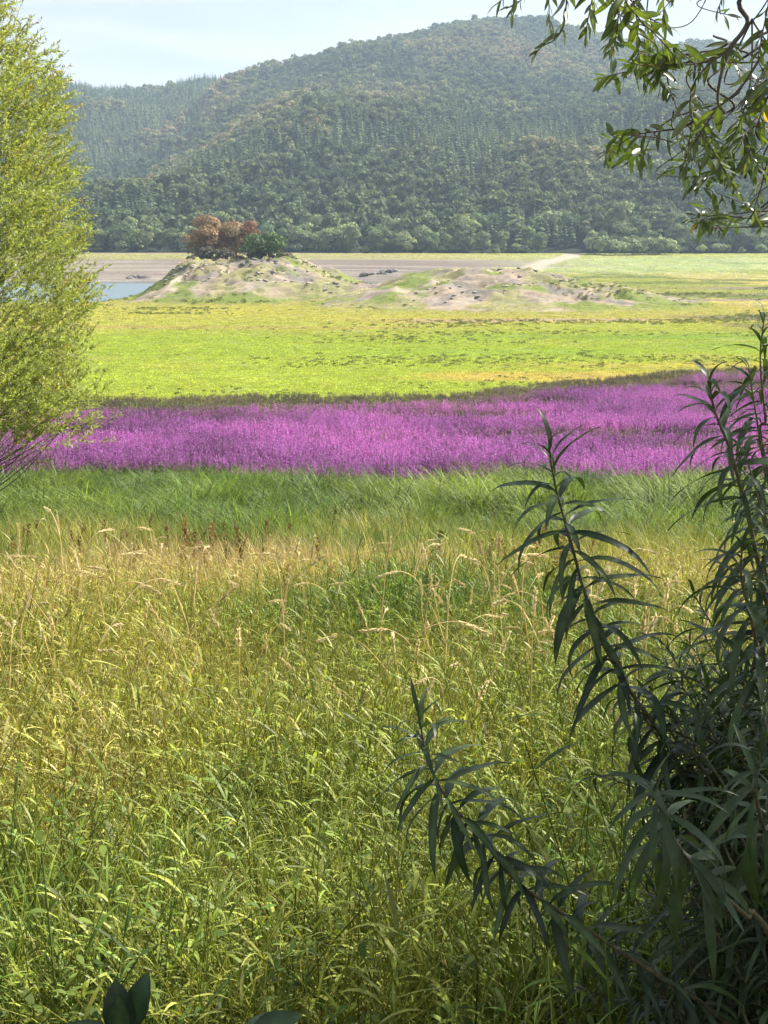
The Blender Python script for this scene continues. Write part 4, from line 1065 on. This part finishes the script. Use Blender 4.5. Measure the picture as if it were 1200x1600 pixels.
# small narrow-leaved willow below it
SB = np.array((1.05, 3.1, zat(1.05, 3.1)))
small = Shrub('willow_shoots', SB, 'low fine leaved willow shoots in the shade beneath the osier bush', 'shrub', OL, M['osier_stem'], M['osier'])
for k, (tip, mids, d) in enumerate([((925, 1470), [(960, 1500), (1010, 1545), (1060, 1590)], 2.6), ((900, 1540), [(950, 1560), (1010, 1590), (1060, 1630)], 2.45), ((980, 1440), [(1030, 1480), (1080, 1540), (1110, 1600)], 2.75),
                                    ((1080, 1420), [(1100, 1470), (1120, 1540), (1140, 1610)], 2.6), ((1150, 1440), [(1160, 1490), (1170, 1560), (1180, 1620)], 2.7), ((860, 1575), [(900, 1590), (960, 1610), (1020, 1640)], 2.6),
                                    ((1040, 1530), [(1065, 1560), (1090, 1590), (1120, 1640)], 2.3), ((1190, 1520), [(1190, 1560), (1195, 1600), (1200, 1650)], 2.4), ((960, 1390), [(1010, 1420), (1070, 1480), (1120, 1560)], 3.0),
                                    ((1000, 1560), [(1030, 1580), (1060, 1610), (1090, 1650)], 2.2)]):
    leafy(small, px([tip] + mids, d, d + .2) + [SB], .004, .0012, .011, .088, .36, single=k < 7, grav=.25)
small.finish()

# ------------------------------------------------------------------ overhanging willow at the upper right
WB = np.array((4.6, 3.4, zat(4.6, 3.4)))
over = Shrub('overhanging_willow', WB, 'willow tree whose leafy twigs hang in over the meadow from above', 'tree', WL, M['bark'], M['willow'])
tr = spline([WB + (0, 0, -.2), WB + (-.1, 0, 1.2), WB + (-.3, .05, 2.6), WB + (-.5, .1, 4.2), WB + (-.5, .1, 6.0)], 6)
V, F = tube(tr - WB, np.linspace(.2, .06, len(tr)), 9)
ob('trunk', Acc().add(V, F).mesh('trunk', M['bark'], True), over.root)
hub = WB + (-.6, -.1, 3.6)
limb1 = px([(1175, -30), (1168, 35), (1142, 75), (1126, 120), (1122, 160), (1134, 178)], 2.7)
limb2 = px([(1075, 195), (1100, 180), (1150, 145), (1175, 105), (1205, 70), (1280, 10)], 2.75, 2.8)
lm = spline([hub, (hub + limb1[0]) / 2 + (0, 0, .35), limb1[0] + (.3, 0, .25)] + limb1, 6); over.branch(lm, .007, .002)
LATER = []
def hang(pts, d, n_step=.011, ln=.055, span=9, r=.0022, anchor=None, grav=.9, rest=False):
    P = px(pts, d)
    if rest: P = [p + R.normal(size=3) * (.035, .12, .02) for p in P]
    leafy(over, P + ([anchor] if anchor is not None else []), r, .0008, n_step * .56, ln * .88, span, base_len=.072, spread=.95, grav=grav * .6, jitter=.8, single=not rest)
    if not rest: LATER.append((pts, d, n_step, ln, span, r, anchor))
hang([(945, 240), (965, 228), (990, 212), (1020, 206), (1060, 200)] + [(1090, 185), (1150, 145), (1205, 70)], 2.75, .016, .062, .26, .003, limb2[-1])
hang([(985, 98), (1010, 103), (1040, 101), (1085, 100), (1125, 88), (1150, 60)], 2.7, .017, .06, .20, .0026)
hang([(835, 85), (848, 72), (866, 62), (880, 40), (885, 5), (890, -40)], 2.65, .018, .062, .16, .0018, at(980, -120, 2.8))
hang([(915, 62), (918, 35), (925, 0), (935, -40)], 2.6, .014, .064, .14, .0018, at(980, -120, 2.8))
hang([(955, 92), (962, 60), (966, 25), (965, -30)], 2.65, .0145, .064, .17, .0018, at(1010, -120, 2.8))
hang([(1066, 102), (1046, 78), (1022, 52), (998, 28), (975, -20)], 2.6, .013, .062, .17, .002, at(1020, -120, 2.8))
hang([(1010, 140), (1003, 112), (998, 80), (996, 40), (992, -30)], 2.75, .014, .06, .2, .0018, at(1030, -120, 2.9))
hang([(1040, 40), (1036, 10), (1034, -40)], 2.55, .013, .06, .1, .0018, at(1050, -120, 2.8))
hang([(1150, 300), (1130, 262), (1112, 232), (1090, 200), (1078, 170), (1090, 120)], 2.7, .0155, .062, .24, .002, at(1140, 75, 2.7))
hang([(1064, 268), (1072, 245), (1085, 222), (1100, 200), (1122, 165)], 2.65, .012, .062, .14, .0018)
hang([(1090, 350), (1108, 338), (1140, 335), (1175, 330), (1215, 322)], 2.75, .017, .06, .17, .002, at(1290, 250, 2.8))
hang([(1185, 350), (1178, 330), (1190, 290), (1205, 240)], 2.6, .016, .062, .13, .002, at(1260, 150, 2.7))
hang([(1165, 255), (1175, 225), (1185, 190), (1200, 150), (1215, 100)], 2.6, .011, .064, .2, .0022, at(1280, 20, 2.7))
hang([(1130, 240), (1145, 215), (1160, 180), (1170, 140), (1175, 100)], 2.75, .013, .062, .17, .002, at(1175, 30, 2.7))
hang([(1200, 120), (1185, 95), (1190, 60), (1200, 10), (1210, -40)], 2.55, .013, .064, .18, .002, at(1260, -120, 2.7))
hang([(1120, 20), (1128, -5), (1130, -40)], 2.6, .014, .06, .07, .0018, at(1150, -120, 2.7))
hang([(800, 20), (806, -5), (815, -40)], 2.6, .016, .06, .05, .0016, at(860, -120, 2.8))
hang([(860, 45), (858, 15), (862, -30)], 2.75, .016, .06, .08, .0016, at(900, -120, 2.8))
for (pts, d, ns__, ln, sp_, r, an_) in list(LATER):
    if pts[0][0] > 930:
        for q_ in (.12, .2): hang(pts, d + q_, ns__ * 1.15, ln * .9, sp_, r, an_, .9, True)
hang([(768, 12), (785, -2), (800, -30)], 2.6, .02, .06, .05, .0016, at(860, -120, 2.8))
hang([(790, 14), (812, 2), (830, -30)], 2.7, .014, .06, .08, .0016, at(880, -120, 2.8))
# crown beyond the frame: what shades the bush and the corner of the meadow
def crown_blob(center, rad3, count):
    c = np.array(center); k = 0
    hb = spline([hub, (hub + c) / 2 + (0, 0, .2), c], 6); over.branch(hb, .02, .006)
    for j in range(count):
        p = c + unit(1)[0] * R.uniform(.3, 1) ** .5 * np.array(rad3)
        d = np.array((R.normal() * .4, R.normal() * .4, -1.0)); d /= np.linalg.norm(d)
        for i in range(11):
            q = p + d * i * .022
            lf = d * .8 + unit(1)[0] * .8
            over.leaf(None, q, lf, unit(1)[0] + (0, 0, .5), R.uniform(.06, .085), .072)
BLOBS = [((2.35, 2.6, 1.25), (.7, .7, .5), 200), ((2.9, 3.6, 1.5), (.7, .8, .55), 260), ((3.55, 4.9, 1.45), (.65, .7, .5), 230), ((2.0, 1.9, 1.5), (.6, .6, .45), 300), ((3.7, 3.2, 2.6), (1.1, 1.1, .7), 400)]
for b in BLOBS: crown_blob(*b)
over.finish()

# ------------------------------------------------------------------ big dark leaves of saplings at the lower edge
def sapling(base, leaves, label):
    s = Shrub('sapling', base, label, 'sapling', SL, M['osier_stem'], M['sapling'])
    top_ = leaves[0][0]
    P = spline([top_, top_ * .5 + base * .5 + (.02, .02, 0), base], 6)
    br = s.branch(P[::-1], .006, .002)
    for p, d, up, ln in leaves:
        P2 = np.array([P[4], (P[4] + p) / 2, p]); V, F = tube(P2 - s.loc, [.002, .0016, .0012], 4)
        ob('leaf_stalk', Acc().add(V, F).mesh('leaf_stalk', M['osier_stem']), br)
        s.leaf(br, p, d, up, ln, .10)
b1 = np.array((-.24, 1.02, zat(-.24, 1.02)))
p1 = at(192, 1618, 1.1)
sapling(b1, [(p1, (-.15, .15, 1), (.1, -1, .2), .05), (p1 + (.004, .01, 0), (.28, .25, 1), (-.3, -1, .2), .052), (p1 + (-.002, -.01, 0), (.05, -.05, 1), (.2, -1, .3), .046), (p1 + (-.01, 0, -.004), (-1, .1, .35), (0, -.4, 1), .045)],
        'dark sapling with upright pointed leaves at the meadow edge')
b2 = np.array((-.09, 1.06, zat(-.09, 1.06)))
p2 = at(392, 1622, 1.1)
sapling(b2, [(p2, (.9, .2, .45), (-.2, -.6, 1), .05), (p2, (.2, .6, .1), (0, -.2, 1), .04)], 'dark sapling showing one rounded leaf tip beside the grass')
# ------------------------------------------------------------------ haze
hm, N, L = newmat('haze')
out = N.new('ShaderNodeOutputMaterial'); pv = N.new('ShaderNodeVolumePrincipled')
pv.inputs['Color'].default_value = (.62, .80, 1.0, 1); pv.inputs['Density'].default_value = .00019; pv.inputs['Anisotropy'].default_value = .25
L.new(pv.outputs[0], out.inputs['Volume'])
hb_ = np.array([(-2100, -60, -16), (2100, -60, -16), (2100, 3500, -16), (-2100, 3500, -16), (-2100, -60, 330), (2100, -60, 330), (2100, 3500, 330), (-2100, 3500, 330)])
ob('haze', mesh('haze', hb_, [np.array([[3, 2, 1, 0], [4, 5, 6, 7], [0, 1, 5, 4], [1, 2, 6, 5], [2, 3, 7, 6], [3, 0, 4, 7]])], hm), kind='stuff', label='thin blue summer haze over the valley', cat='haze')
